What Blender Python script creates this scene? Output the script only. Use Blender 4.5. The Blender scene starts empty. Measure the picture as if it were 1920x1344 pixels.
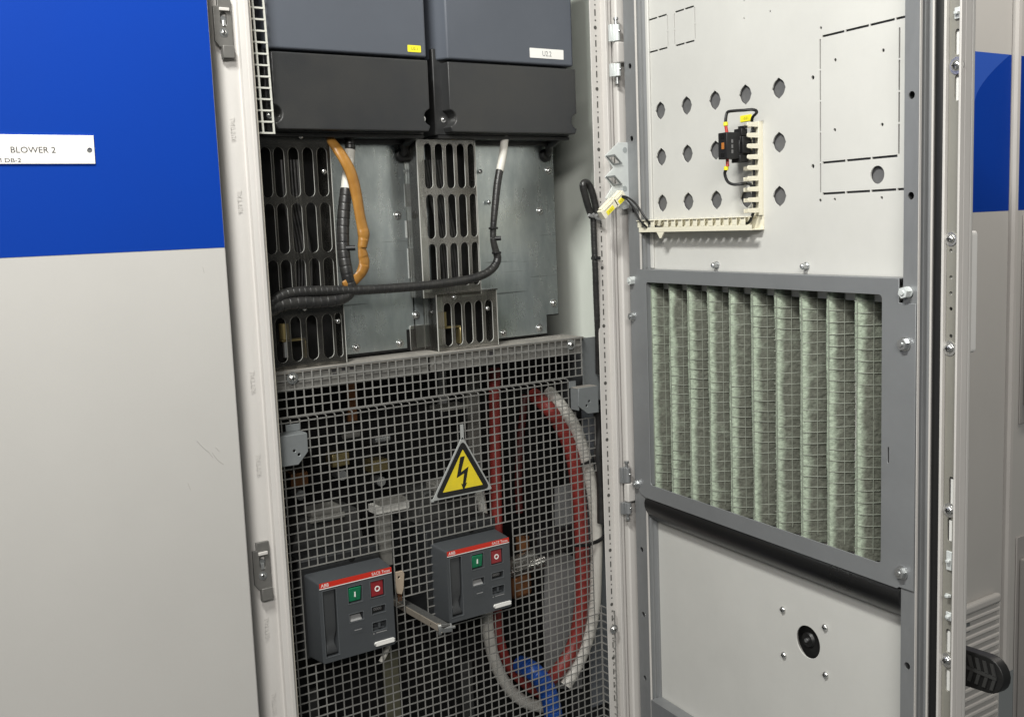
import bpy, bmesh, math, random
from mathutils import Vector, Matrix, Quaternion
random.seed(7)
S = bpy.context.scene
COL = S.collection
# ------------------------------------------------------------------ camera, light, exposure
CAM = Vector((-0.55, -1.55, 1.5))
CR = ((0.8241763134980269, -0.5649600215098443, -0.03941545844460459),
      (-0.10383922573334464, -0.08233147747012032, -0.9911805804275458),
      (0.5567321692095797, 0.8210004274744218, -0.1265206647900456))
FPX = 1989.723
cd = bpy.data.cameras.new('camera'); cam = bpy.data.objects.new('camera', cd); COL.objects.link(cam)
cam.matrix_world = Matrix(((CR[0][0], -CR[1][0], -CR[2][0], CAM.x), (CR[0][1], -CR[1][1], -CR[2][1], CAM.y),
                           (CR[0][2], -CR[1][2], -CR[2][2], CAM.z), (0, 0, 0, 1)))
cd.sensor_width = 36; cd.lens = 36 * FPX / 1920; cd.clip_start = 0.02; cd.clip_end = 200
S.camera = cam
W = bpy.data.worlds.new('World'); S.world = W; W.use_nodes = True
bg = W.node_tree.nodes['Background']; bg.inputs[0].default_value = (0.95, 1.0, 0.97, 1); bg.inputs[1].default_value = 0.09
def area(name, loc, target, sx, sy, power, col):
    l = bpy.data.lights.new(name, 'AREA'); l.shape = 'RECTANGLE'; l.size = sx; l.size_y = sy; l.energy = power; l.color = col
    o = bpy.data.objects.new(name, l); COL.objects.link(o); o.location = loc
    o.rotation_euler = (Vector(target) - Vector(loc)).to_track_quat('-Z', 'Y').to_euler(); return o
area('ceiling_lamp', (-0.62, -0.80, 2.85), (0.75, -0.35, 1.25), 0.5, 0.14, 47, (1.0, 1.0, 0.955))
area('aisle_lamp', (-2.1, -3.5, 3.05), (0.2, -0.2, 1.1), 1.8, 0.5, 112, (1.0, 0.97, 0.93))  # soft fill light added from behind the camera
area('far_ceiling_lamp', (2.1, -0.8, 3.05), (2.1, -0.7, 0), 1.2, 0.16, 24, (1.0, 0.93, 0.85))  # added to brighten the next cabinet and its vent
vs = S.view_settings; S.display_settings.display_device = 'sRGB'; vs.view_transform = 'Standard'; vs.look = 'None'
vs.exposure = 0.0; vs.gamma = 1.0; vs.use_curve_mapping = False
S.cycles.max_bounces = 8; S.cycles.transparent_max_bounces = 24; S.cycles.use_denoising = True

# ------------------------------------------------------------------ coordinates: a place in the picture on a known plane
def ray(px, py):
    a, b = (px - 960) / FPX, (py - 672) / FPX
    return Vector([CR[0][i] * a + CR[1][i] * b + CR[2][i] for i in range(3)])
def F(px, py, y):                       # on the plane at depth y
    r = ray(px, py); return CAM + r * ((y - CAM.y) / r.y)
def SX(px, py, x):                      # on the plane at x
    r = ray(px, py); return CAM + r * ((x - CAM.x) / r.x)
DA = -0.11343
HG = Vector((0.780, -0.02, 0.0)); DD = Vector((math.sin(DA), -math.cos(DA), 0)); DN = Vector((-math.cos(DA), -math.sin(DA), 0))
def DF(s, o, z): return HG + DD * s + DN * o + Vector((0, 0, z))      # open door: along, towards the inside, up
def D(px, py, o=0.0):
    r = ray(px, py); q = HG + DN * o; t = (q - CAM).dot(DN) / r.dot(DN); P = CAM + r * t
    return (P - q).dot(DD), P.z
def ID(a, b, c): return Vector((a, b, c))

# ------------------------------------------------------------------ materials
MATS = {}
def mat(name, col, rough=0.5, metal=0.0, bump=0.0, bscale=300.0, var=0.0, vscale=6.0, stretch=(1, 1, 1), alpha=1.0, spec=0.5, var2=None, coat=0.0):
    m = bpy.data.materials.new(name); m.use_nodes = True; nt = m.node_tree; b = nt.nodes['Principled BSDF']
    b.inputs['Roughness'].default_value = rough; b.inputs['Metallic'].default_value = metal
    b.inputs['Specular IOR Level'].default_value = spec; b.inputs['Coat Weight'].default_value = coat
    tc = nt.nodes.new('ShaderNodeTexCoord'); mp = nt.nodes.new('ShaderNodeMapping'); mp.inputs['Scale'].default_value = stretch
    nt.links.new(tc.outputs['Object'], mp.inputs['Vector'])
    c0 = tuple(col) + (1,)
    b.inputs['Base Color'].default_value = c0
    if var > 0:
        n = nt.nodes.new('ShaderNodeTexNoise'); n.inputs['Scale'].default_value = vscale; n.inputs['Detail'].default_value = 8; n.inputs['Roughness'].default_value = 0.65
        nt.links.new(mp.outputs[0], n.inputs['Vector'])
        r = nt.nodes.new('ShaderNodeValToRGB'); r.color_ramp.elements[0].position = 0.32; r.color_ramp.elements[1].position = 0.68
        d = var2 or tuple(c * (1 - var) for c in col)
        r.color_ramp.elements[0].color = tuple(d) + (1,); r.color_ramp.elements[1].color = c0
        nt.links.new(n.outputs['Fac'], r.inputs['Fac']); nt.links.new(r.outputs['Color'], b.inputs['Base Color'])
        mr = nt.nodes.new('ShaderNodeMapRange'); mr.inputs['To Min'].default_value = min(1, rough + 0.12); mr.inputs['To Max'].default_value = max(0.05, rough - 0.08)
        nt.links.new(n.outputs['Fac'], mr.inputs['Value']); nt.links.new(mr.outputs[0], b.inputs['Roughness'])
    if bump > 0:
        n2 = nt.nodes.new('ShaderNodeTexNoise'); n2.inputs['Scale'].default_value = bscale; n2.inputs['Detail'].default_value = 3
        nt.links.new(tc.outputs['Object'], n2.inputs['Vector'])
        bp = nt.nodes.new('ShaderNodeBump'); bp.inputs['Strength'].default_value = bump; bp.inputs['Distance'].default_value = 0.002
        nt.links.new(n2.outputs['Fac'], bp.inputs['Height']); nt.links.new(bp.outputs[0], b.inputs['Normal'])
    if alpha < 1: b.inputs['Alpha'].default_value = alpha
    MATS[name] = m; return m
M_paint = mat('grey_powder_coat', (0.515, 0.502, 0.478), 0.55, bump=0.05, bscale=420, var=0.07, vscale=2.2)
M_frame = mat('frame_paint', (0.57, 0.548, 0.522), 0.5, bump=0.05, bscale=300, var=0.10, vscale=9, stretch=(3, 3, .6))
M_dirty = mat('dirty_edge_paint', (0.56, 0.52, 0.45), 0.6, var=0.25, vscale=14)
M_door = mat('door_inner_paint', (0.60, 0.595, 0.565), 0.42, bump=0.03, bscale=350, var=0.09, vscale=5)  # same cabinet grey, lightened for the light on the door
M_wall = mat('inside_wall_paint', (0.76, 0.80, 0.73), 0.42, bump=0.05, var=0.08, vscale=4)
M_blue = mat('blue_vinyl', (0.0003, 0.038, 0.31), 0.6, spec=.15, bump=0.04, bscale=420, var=0.05, vscale=4)
M_blue2 = mat('lighter_blue_vinyl', (0.02, 0.085, 0.44), 0.5, bump=0.08, bscale=420)
M_black = mat('black_plastic', (0.012, 0.012, 0.013), 0.45, var=0.3, vscale=30)
M_rubber = mat('black_rubber', (0.010, 0.010, 0.010), 0.42, var=0.2, vscale=20)
M_roll = mat('black_housing', (0.011, 0.0112, 0.0115), 0.28, var=0.25, vscale=8)
M_cable = mat('black_cable_wrap', (0.013, 0.013, 0.014), 0.36, bump=0.15, bscale=160, var=0.4, vscale=60, var2=(0.028, 0.027, 0.025))
M_driveU = mat('blue_grey_moulding', (0.080, 0.090, 0.110), 0.46, bump=0.10, bscale=700, var=0.10, vscale=6)
M_driveL = mat('charcoal_moulding', (0.024, 0.0255, 0.028), 0.36, bump=0.12, bscale=700, var=0.35, vscale=9, var2=(0.034, 0.034, 0.033))
M_zinc = mat('galvanised_sheet', (0.62, 0.665, 0.655), 0.27, 0.85, var=0.30, vscale=9, stretch=(3.2, 1, 1.2), bump=0.03, bscale=80, var2=(0.40, 0.45, 0.46))
M_zincb = mat('bright_zinc', (0.70, 0.73, 0.72), 0.36, 0.25, var=0.12, vscale=30)
M_steel = mat('grey_steel_rail', (0.27, 0.277, 0.283), 0.40, 0.35, var=0.18, vscale=22, stretch=(1, 1, .35))
M_frameF = mat('filter_frame_steel', (0.268, 0.277, 0.285), 0.38, 0.35, var=0.12, vscale=10, bump=0.02)
M_bracket = mat('grey_bracket_steel', (0.22, 0.235, 0.24), 0.45, 0.3, var=0.15, vscale=20)
M_mesh = mat('mesh_wire_grey', (0.27, 0.265, 0.25), 0.5, 0.15, var=0.3, vscale=25)
M_meshw = mat('pale_mesh_wire', (0.55, 0.55, 0.50), 0.5, var=0.15, vscale=30)
M_dust = mat('dusty_plate', (0.30, 0.28, 0.25), 0.7, var=0.4, vscale=22, var2=(0.17, 0.16, 0.145))
M_lip = mat('busbar_channel', (0.20, 0.195, 0.18), 0.6, var=0.45, vscale=30)
M_screw = mat('screw_zinc', (0.75, 0.75, 0.74), 0.22, 0.95)
M_bolt = mat('bolt_zinc', (0.55, 0.56, 0.56), 0.3, 0.85, var=0.2, vscale=80)
M_white = mat('white_plastic', (0.78, 0.77, 0.74), 0.4)
M_plac = mat('white_engraved_sign', (0.80, 0.78, 0.75), 0.4, var=0.02)
M_ink = mat('black_ink', (0.03, 0.028, 0.03), 0.6)
M_inkg = mat('grey_ink', (0.16, 0.16, 0.16), 0.6)
M_cream = mat('cream_plastic', (0.78, 0.74, 0.60), 0.45, var=0.06, vscale=20)
M_yel = mat('yellow_label', (0.82, 0.72, 0.03), 0.5)
M_ysign = mat('yellow_sign', (0.80, 0.62, 0.02), 0.45, var=0.12, vscale=25, var2=(0.62, 0.50, 0.03))
M_signk = mat('sign_black', (0.012, 0.012, 0.012), 0.45)
M_signg = mat('sign_grey_back', (0.33, 0.34, 0.33), 0.5)
M_tan = mat('tan_sleeve', (0.40, 0.20, 0.045), 0.33, var=0.35, vscale=24, bump=0.2, bscale=60, var2=(0.26, 0.115, 0.02))
M_cw = mat('white_sleeve', (0.66, 0.64, 0.58), 0.5, var=0.1, vscale=30)
M_brkr = mat('breaker_grey', (0.056, 0.061, 0.066), 0.45, bump=0.06, bscale=900, var=0.10, vscale=20)
M_brkd = mat('breaker_dark', (0.022, 0.023, 0.024), 0.4, var=0.1)
M_red = mat('red_strip', (0.52, 0.025, 0.012), 0.4)
M_redb = mat('red_button', (0.22, 0.018, 0.022), 0.3)
M_green = mat('green_button', (0.008, 0.17, 0.075), 0.3)
M_redcab = mat('red_cable', (0.27, 0.036, 0.030), 0.45, var=0.2, vscale=30)
M_whcab = mat('white_cable', (0.62, 0.60, 0.55), 0.45, var=0.12, vscale=20)
M_bltube = mat('blue_tube', (0.012, 0.075, 0.36), 0.35, var=0.2, vscale=14)
M_copper = mat('copper', (0.30, 0.13, 0.055), 0.4, 0.7, var=0.3, vscale=20)
M_brass = mat('yellow_passivated_brass', (0.42, 0.34, 0.16), 0.32, 0.75, var=0.2, vscale=30)
M_bar = mat('worn_bar_steel', (0.34, 0.30, 0.25), 0.5, 0.3, var=0.35, vscale=28)
M_barT = mat('bar_dark_top', (0.13, 0.13, 0.125), 0.45, 0.4, var=0.3, vscale=28)
M_dark = mat('dark_interior', (0.008, 0.008, 0.008), 0.7, spec=.2)  # near black; on walls, floor and rear panel it paints shade
M_int = mat('dull_component', (0.045, 0.045, 0.043), 0.6, var=0.4, vscale=22)
M_intl = mat('pale_component', (0.17, 0.165, 0.15), 0.55, var=0.2, vscale=22)
M_plate = mat('grey_partition', (0.20, 0.20, 0.20), 0.5, var=0.12, vscale=8)
M_hole = mat('hole_backing', (0.17, 0.17, 0.172), 0.45, 0.3, var=0.2, vscale=30)
M_edge = mat('frosted_cut_edge', (0.50, 0.50, 0.47), 0.3)
M_orange = mat('orange_plastic', (0.42, 0.15, 0.03), 0.4)
nt = M_zinc.node_tree; b_ = nt.nodes['Principled BSDF']; src = b_.inputs['Base Color'].links[0].from_socket
tc_ = nt.nodes.new('ShaderNodeTexCoord'); last = src
for sc_, thr, dk in (((5, 1, 150), .655, .5), ((140, 1, 6), .66, .62), ((7, 1, 230), .66, .5)):
    mp_ = nt.nodes.new('ShaderNodeMapping'); mp_.inputs['Scale'].default_value = sc_; mp_.inputs['Rotation'].default_value = (0, .02 * sc_[0], 0)
    nz = nt.nodes.new('ShaderNodeTexNoise'); nz.inputs['Scale'].default_value = 1.0; nz.inputs['Detail'].default_value = 4; nz.inputs['Roughness'].default_value = .6
    rp_ = nt.nodes.new('ShaderNodeValToRGB'); rp_.color_ramp.elements[0].position = thr; rp_.color_ramp.elements[0].color = (1, 1, 1, 1); rp_.color_ramp.elements[1].position = thr + .05; rp_.color_ramp.elements[1].color = (dk, dk, dk, 1)
    mx_ = nt.nodes.new('ShaderNodeMix'); mx_.data_type = 'RGBA'; mx_.blend_type = 'MULTIPLY'; mx_.inputs[0].default_value = 1
    nt.links.new(tc_.outputs['Object'], mp_.inputs[0]); nt.links.new(mp_.outputs[0], nz.inputs['Vector']); nt.links.new(nz.outputs['Fac'], rp_.inputs[0])
    nt.links.new(last, mx_.inputs[6]); nt.links.new(rp_.outputs[0], mx_.inputs[7]); last = mx_.outputs[2]
nt.links.new(last, b_.inputs['Base Color'])
M_clear = None
def make_clear(name, tint, dust):
    m = bpy.data.materials.new(name); m.use_nodes = True; nt = m.node_tree
    for n in list(nt.nodes): nt.nodes.remove(n)
    out = nt.nodes.new('ShaderNodeOutputMaterial'); tr = nt.nodes.new('ShaderNodeBsdfTransparent'); tr.inputs[0].default_value = tuple(tint) + (1,)
    gl = nt.nodes.new('ShaderNodeBsdfGlossy'); gl.inputs['Roughness'].default_value = 0.12; gl.inputs[0].default_value = (1, 1, 1, 1)
    df = nt.nodes.new('ShaderNodeBsdfDiffuse'); df.inputs[0].default_value = (0.36, 0.345, 0.31, 1)
    fr = nt.nodes.new('ShaderNodeFresnel'); fr.inputs[0].default_value = 1.55
    ns = nt.nodes.new('ShaderNodeTexNoise'); ns.inputs['Scale'].default_value = 22; ns.inputs['Detail'].default_value = 6
    tc = nt.nodes.new('ShaderNodeTexCoord'); nt.links.new(tc.outputs['Object'], ns.inputs['Vector'])
    mr = nt.nodes.new('ShaderNodeMapRange'); mr.inputs['From Min'].default_value = .35; mr.inputs['From Max'].default_value = .7
    mr.inputs['To Min'].default_value = dust * 0.5; mr.inputs['To Max'].default_value = dust * 1.5
    nt.links.new(ns.outputs['Fac'], mr.inputs['Value'])
    a = nt.nodes.new('ShaderNodeMixShader'); b = nt.nodes.new('ShaderNodeMixShader')
    nt.links.new(mr.outputs[0], a.inputs[0]); nt.links.new(tr.outputs[0], a.inputs[1]); nt.links.new(df.outputs[0], a.inputs[2])
    nt.links.new(fr.outputs[0], b.inputs[0]); nt.links.new(a.outputs[0], b.inputs[1]); nt.links.new(gl.outputs[0], b.inputs[2])
    nt.links.new(b.outputs[0], out.inputs[0]); return m
M_clear = make_clear('dusty_clear_plastic', (0.88, 0.87, 0.84), 0.17)
M_clearS = make_clear('clear_side_plastic', (0.93, 0.92, 0.90), 0.05)
M_clear2 = make_clear('smoky_clear_plastic', (0.62, 0.61, 0.58), 0.045)  # darker tint with less haze, for the left covers

# ------------------------------------------------------------------ mesh builder
class MB:
    def __init__(s, fr=ID, mats=None):
        s.v = []; s.f = []; s.m = []; s.fr = fr; s.mats = mats or []; s.cur = 0; s.flat = set()
    def use(s, m):
        if m not in s.mats: s.mats.append(m)
        s.cur = s.mats.index(m); return s
    def raw(s, vs, fs):
        b = len(s.v); s.v += [Vector(v) for v in vs]
        for f in fs: s.f.append([b + i for i in f]); s.m.append(s.cur)
        return s
    def add(s, vs, fs): return s.raw([s.fr(*v) for v in vs], fs)
    def box(s, a0, a1, b0, b1, c0, c1):
        a0, a1 = sorted((a0, a1)); b0, b1 = sorted((b0, b1)); c0, c1 = sorted((c0, c1))
        return s.add([(a0, b0, c0), (a1, b0, c0), (a1, b1, c0), (a0, b1, c0), (a0, b0, c1), (a1, b0, c1), (a1, b1, c1), (a0, b1, c1)],
                     [(0, 3, 2, 1), (4, 5, 6, 7), (0, 1, 5, 4), (1, 2, 6, 5), (2, 3, 7, 6), (3, 0, 4, 7)])
    def prism(s, poly, fn, t):
        """poly in (a,b); fn(a,b,d) -> frame coords at depth d; from d=0 to d=t"""
        n = len(poly)
        vs = [fn(a, b, 0) for a, b in poly] + [fn(a, b, t) for a, b in poly]
        fs = [list(range(n)), list(range(2 * n - 1, n - 1, -1))] + [(i, (i + 1) % n, n + (i + 1) % n, n + i) for i in range(n)]
        return s.add(vs, fs)
    def sheet(s, outer, holes, fn, t, edge=None):
        bm = bmesh.new(); es = []
        for loop in [outer] + holes:
            vv = [bm.verts.new((a, b, 0)) for a, b in loop]
            for i in range(len(vv)): es.append(bm.edges.new((vv[i], vv[(i + 1) % len(vv)])))
        bmesh.ops.triangle_fill(bm, use_beauty=True, use_dissolve=False, edges=es, normal=(0, 0, 1))
        bm.verts.index_update(); co = [(v.co.x, v.co.y) for v in bm.verts]; tri = [[v.index for v in f.verts] for f in bm.faces]
        n = len(co)
        vs = [fn(a, b, 0) for a, b in co] + [fn(a, b, t) for a, b in co]
        s.add(vs, tri + [[n + i for i in reversed(f)] for f in tri])
        bm.free()
        keep = s.cur
        if edge: s.use(edge)
        b0 = len(s.v) - 2 * n; k = 0
        for loop in [outer] + holes:
            L = len(loop)
            for i in range(L):
                a, c = k + i, k + (i + 1) % L
                s.f.append([b0 + a, b0 + c, b0 + n + c, b0 + n + a]); s.m.append(s.cur)
            k += L
        s.cur = keep; return s
    def cyl(s, p0, p1, r0, r1=None, n=16, caps=True):
        r1 = r0 if r1 is None else r1
        p0 = s.fr(*p0); p1 = s.fr(*p1); ax = (p1 - p0).normalized(); u = ax.orthogonal().normalized(); w = ax.cross(u)
        vs = []; 
        for p, r in ((p0, r0), (p1, r1)):
            vs += [p + (u * math.cos(2 * math.pi * i / n) + w * math.sin(2 * math.pi * i / n)) * r for i in range(n)]
        fs = [(i, (i + 1) % n, n + (i + 1) % n, n + i) for i in range(n)]
        if caps: fs += [tuple(range(n - 1, -1, -1)), tuple(range(n, 2 * n))]
        return s.raw(vs, fs)
    def dome(s, c, axis, r, h, n=14, k=4):
        c = s.fr(*c); ax = Vector(axis).normalized(); u = ax.orthogonal().normalized(); w = ax.cross(u); vs = []; fs = []
        for j in range(k):
            t = j / k * math.pi / 2
            vs += [c + ax * (h * math.sin(t)) + (u * math.cos(2 * math.pi * i / n) + w * math.sin(2 * math.pi * i / n)) * (r * math.cos(t)) for i in range(n)]
        vs.append(c + ax * h)
        for j in range(k - 1): fs += [(j * n + i, j * n + (i + 1) % n, (j + 1) * n + (i + 1) % n, (j + 1) * n + i) for i in range(n)]
        fs += [((k - 1) * n + i, (k - 1) * n + (i + 1) % n, k * n) for i in range(n)]
        return s.raw(vs, fs)
    def tube(s, pts, r, n=12, closed=False, sub=6, flat=None, groove=0, gdep=0.10):
        """smooth tube through frame points; r number or list; flat=(ratio) squashes, groove = spiral wrap pitch"""
        P = [s.fr(*p) for p in pts]; R = r if isinstance(r, (list, tuple)) else [r] * len(P)
        Q = []; RR = []
        N = len(P)
        for i in range(N - 1):
            a = P[max(i - 1, 0)]; b = P[i]; c = P[i + 1]; d = P[min(i + 2, N - 1)]
            for k in range(sub):
                t = k / sub
                Q.append(0.5 * ((2 * b) + (c - a) * t + (2 * a - 5 * b + 4 * c - d) * t * t + (3 * b - a - 3 * c + d) * t ** 3))
                RR.append(R[i] * (1 - t) + R[i + 1] * t)
        Q.append(P[-1]); RR.append(R[-1])
        if groove:
            q2 = [Q[0]]; r2 = [RR[0]]; acc = 0; L = 0
            # resample uniformly for the wrap
            step = groove / 9; d = 0
            for i in range(1, len(Q)):
                seg = (Q[i] - Q[i - 1]).length
                while d + step <= acc + seg:
                    d += step; t = (d - acc) / seg
                    q2.append(Q[i - 1].lerp(Q[i], t)); r2.append(RR[i - 1] * (1 - t) + RR[i] * t)
                acc += seg
            Q = q2; RR = [x * (1 - gdep if j % 9 == 0 else 1) for j, x in enumerate(r2)]
        vs = []; fs = []; prev = None
        for i, q in enumerate(Q):
            tg = (Q[min(i + 1, len(Q) - 1)] - Q[max(i - 1, 0)]).normalized()
            u = (tg.cross(Vector((0, 1, 0))) if (flat and prev is None) else tg.orthogonal()).normalized() if prev is None else (prev - tg * prev.dot(tg)).normalized()
            prev = u; w = tg.cross(u); fl = 1
            if flat: fl = flat[min(int(i / max(1, len(Q) - 1) * (len(flat) - 1)), len(flat) - 1)]
            for j in range(n):
                t = 2 * math.pi * j / n
                vs.append(q + (u * math.cos(t) + w * (math.sin(t) * fl)) * RR[i])
        m = len(Q)
        for i in range(m - 1): fs += [(i * n + j, i * n + (j + 1) % n, (i + 1) * n + (j + 1) % n, (i + 1) * n + j) for j in range(n)]
        fs += [tuple(range(n - 1, -1, -1)), tuple(range((m - 1) * n, m * n))]
        return s.raw(vs, fs)
    def text(s, body, fn, w, h=None, align='L'):
        """text laid with fn(u, v): u from 0..w right, v up from the baseline"""
        cu = bpy.data.curves.new('t', 'FONT'); cu.body = body; cu.resolution_u = 3
        ob = bpy.data.objects.new('t', cu); COL.objects.link(ob)
        bpy.context.view_layer.update()
        me = bpy.data.meshes.new_from_object(ob.evaluated_get(bpy.context.evaluated_depsgraph_get()))
        xs = [v.co.x for v in me.vertices]; ys = [v.co.y for v in me.vertices]
        k = w / (max(xs) - min(xs)); kv = k if h is None else h / max(ys)
        s.raw([s.fr(*fn((v.co.x - min(xs)) * k, v.co.y * kv)) for v in me.vertices], [list(p.vertices) for p in me.polygons])
        bpy.data.objects.remove(ob); bpy.data.curves.remove(cu); bpy.data.meshes.remove(me); return s
    def grid(s, org, U, V, N, nu, nv, pu, pv, w, th, present):
        """wire mesh: present(i,j) -> cell kept. org frame point, U/V/N vectors in frame"""
        org = Vector(org); U = Vector(U); V = Vector(V); N = Vector(N)
        def bar(p, d, L, o, t):
            vs = []
            for a in (-w / 2, L + w / 2):
                for b in (-w / 2, w / 2):
                    for c in (t, t + th): vs.append(tuple(p + d * a + o * b + N * c))
            s.add(vs, [(0, 1, 3, 2), (4, 6, 7, 5), (0, 4, 5, 1), (2, 3, 7, 6), (0, 2, 6, 4), (1, 5, 7, 3)])
        ok = lambda i, j: 0 <= i < nu and 0 <= j < nv and present(i, j)
        for i in range(nu + 1):
            j = 0
            while j < nv:
                if ok(i, j) or ok(i - 1, j):
                    k = j
                    while k < nv and (ok(i, k) or ok(i - 1, k)): k += 1
                    bar(org + U * (pu * i) + V * (pv * j), V, pv * (k - j), U, 0); j = k
                else: j += 1
        for j in range(nv + 1):
            i = 0
            while i < nu:
                if ok(i, j) or ok(i, j - 1):
                    k = i
                    while k < nu and (ok(k, j) or ok(k, j - 1)): k += 1
                    bar(org + U * (pu * i) + V * (pv * j), U, pu * (k - i), V, 0.00035); i = k
                else: i += 1
        return s
THINGS = []
class Node:
    def __init__(s, name, mb, m, bevel=0, smooth=40, label=None, kind=None, seg=2):
        s.name = name; s.mb = mb; s.mat = m; s.bevel = bevel; s.smooth = smooth; s.label = label; s.kind = kind; s.subs = []; s.seg = seg
    def sub(s, name, mb, m, **k):
        n = Node(name, mb, m, **k); s.subs.append(n); return n
class Thing:
    def __init__(s, name, label, cat, group=None, kind=None, rot=0.0):
        s.name = name; s.label = label; s.cat = cat; s.group = group; s.kind = kind; s.rot = rot; s.parts = []; s.one = None; THINGS.append(s)
    def part(s, name, mb, m, **k):
        n = Node(name, mb, m, **k); s.parts.append(n); return n
    def solo(s, mb, m, **k):
        s.one = Node(s.name, mb, m, **k); return s
def make_mesh(nd, M):
    me = bpy.data.meshes.new(nd.name); Mi = M.inverted()
    me.from_pydata([Mi @ v for v in nd.mb.v], [], nd.mb.f)
    ms = nd.mb.mats if nd.mb.mats else [nd.mat]
    if nd.mb.mats and nd.mat is not None and nd.mat not in ms: ms = ms + [nd.mat]
    for m in ms: me.materials.append(m)
    if nd.mb.mats: me.polygons.foreach_set('material_index', nd.mb.m)
    bm = bmesh.new(); bm.from_mesh(me); bmesh.ops.recalc_face_normals(bm, faces=bm.faces); bm.to_mesh(me); bm.free()
    me.shade_smooth(); me.set_sharp_from_angle(angle=math.radians(nd.smooth))
    o = bpy.data.objects.new(nd.name, me); COL.objects.link(o)
    if nd.bevel:
        b = o.modifiers.new('bevel', 'BEVEL'); b.width = nd.bevel; b.segments = nd.seg; b.limit_method = 'ANGLE'; b.angle_limit = math.radians(50); b.harden_normals = False
    if nd.label: o['label'] = nd.label
    if nd.kind: o['kind'] = nd.kind
    if getattr(nd, 'post', None): nd.post(o)
    return o
def finish():
    for t in THINGS:
        nodes = [t.one] if t.one else t.parts
        vs = [v for n in nodes for v in n.mb.v]
        lo = [min(v[i] for v in vs) for i in range(3)]; hi = [max(v[i] for v in vs) for i in range(3)]
        M = Matrix.Translation(((lo[0] + hi[0]) / 2, (lo[1] + hi[1]) / 2, lo[2])) @ Matrix.Rotation(t.rot, 4, 'Z')
        if t.one: r = make_mesh(t.one, M)
        else:
            r = bpy.data.objects.new(t.name, None); COL.objects.link(r); r.empty_display_size = 0.05
        r.matrix_world = M
        if t.kind: r['kind'] = t.kind
        if t.label: r['label'] = t.label
        if t.cat: r['category'] = t.cat
        if t.group: r['group'] = t.group
        for n in (t.one.subs if t.one else t.parts):
            o = make_mesh(n, M); o.parent = r
            for q in n.subs:
                w = make_mesh(q, M); w.parent = o
class Flat:
    """a part of a thing whose own pieces are its sub-parts"""
    def __init__(s, owner, name, label=None): s.o = owner; s.name = name; s.label = label; s.n = None
    def part(s, name, mb, m, **k):
        if s.n is None:
            s.n = s.o.part(s.name, mb, m, label=s.label, **k); nd = s.n; s._sub = nd.sub
        else: nd = s._sub(name, mb, m, **k)
        nd.sub = s.part; return nd
DROT = math.atan2(DD.y, DD.x)

# ------------------------------------------------------------------ small reusable shapes
def circle(cx, cz, r, n=16, sx=1, sz=1): return [(cx + r * sx * math.cos(2 * math.pi * i / n), cz + r * sz * math.sin(2 * math.pi * i / n)) for i in range(n)]
def slot(x0, x1, z0, z1, n=6):
    r = (x1 - x0) / 2; c = (x0 + x1) / 2; p = []
    for i in range(n + 1): t = math.pi * i / n; p.append((c + r * math.cos(t), z1 - r + r * math.sin(t)))
    for i in range(n + 1): t = math.pi + math.pi * i / n; p.append((c + r * math.cos(t), z0 + r + r * math.sin(t)))
    return p
def rrect(x0, x1, z0, z1, r, n=4):
    p = []
    for cx, cz, a in ((x1 - r, z1 - r, 0), (x0 + r, z1 - r, 90), (x0 + r, z0 + r, 180), (x1 - r, z0 + r, 270)):
        for i in range(n + 1): t = math.radians(a + 90 * i / n); p.append((cx + r * math.cos(t), cz + r * math.sin(t)))
    return p
def XZ(y): return lambda a, b, d: (a, y + d, b)          # a sheet facing the viewer, thickness going in
def screw(fr, c, ax, r=0.0042, h=0.0028, washer=True, cross=True):
    """pan-head screw; c in frame coords, ax world axis pointing out"""
    mb = MB(fr); mb.use(M_screw); p = fr(*c); ax = Vector(ax).normalized(); mb.fr = ID
    if washer: mb.cyl(p, p + ax * 0.0008, r * 1.55, n=16)
    mb.cyl(p + ax * 0.0006, p + ax * 0.0016, r, n=14); mb.dome(p + ax * 0.0016, ax, r, h, n=14)
    if cross:
        mb.use(M_signk); u = Vector((0, 0, 1)) - ax * ax.z; u.normalize(); w = ax.cross(u)
        for a, b in ((u, w), (w, u)):
            q = p + ax * (0.0016 + h * 0.80); L = r * 0.5; t = r * 0.12
            mb.raw([q + a * L + b * t, q - a * L + b * t, q - a * L - b * t, q + a * L - b * t,
                    q + a * L + b * t + ax * h * .24, q - a * L + b * t + ax * h * .24, q - a * L - b * t + ax * h * .24, q + a * L - b * t + ax * h * .24],
                   [(0, 1, 2, 3), (4, 5, 6, 7), (0, 1, 5, 4), (1, 2, 6, 5), (2, 3, 7, 6), (3, 0, 4, 7)])
    return mb
def hexbolt(fr, c, ax, r=0.007, h=0.006, m=None, wr=1.5):
    mb = MB(ID); mb.use(m or M_bolt); p = fr(*c); ax = Vector(ax).normalized()
    mb.cyl(p, p + ax * 0.0016, r * wr, n=20); mb.cyl(p + ax * 0.0014, p + ax * h, r, n=6); mb.cyl(p + ax * (h - 0.0006), p + ax * (h + 0.002), r * .45, r * .4, n=12)
    return mb
NY = (0, -1, 0)

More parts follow.
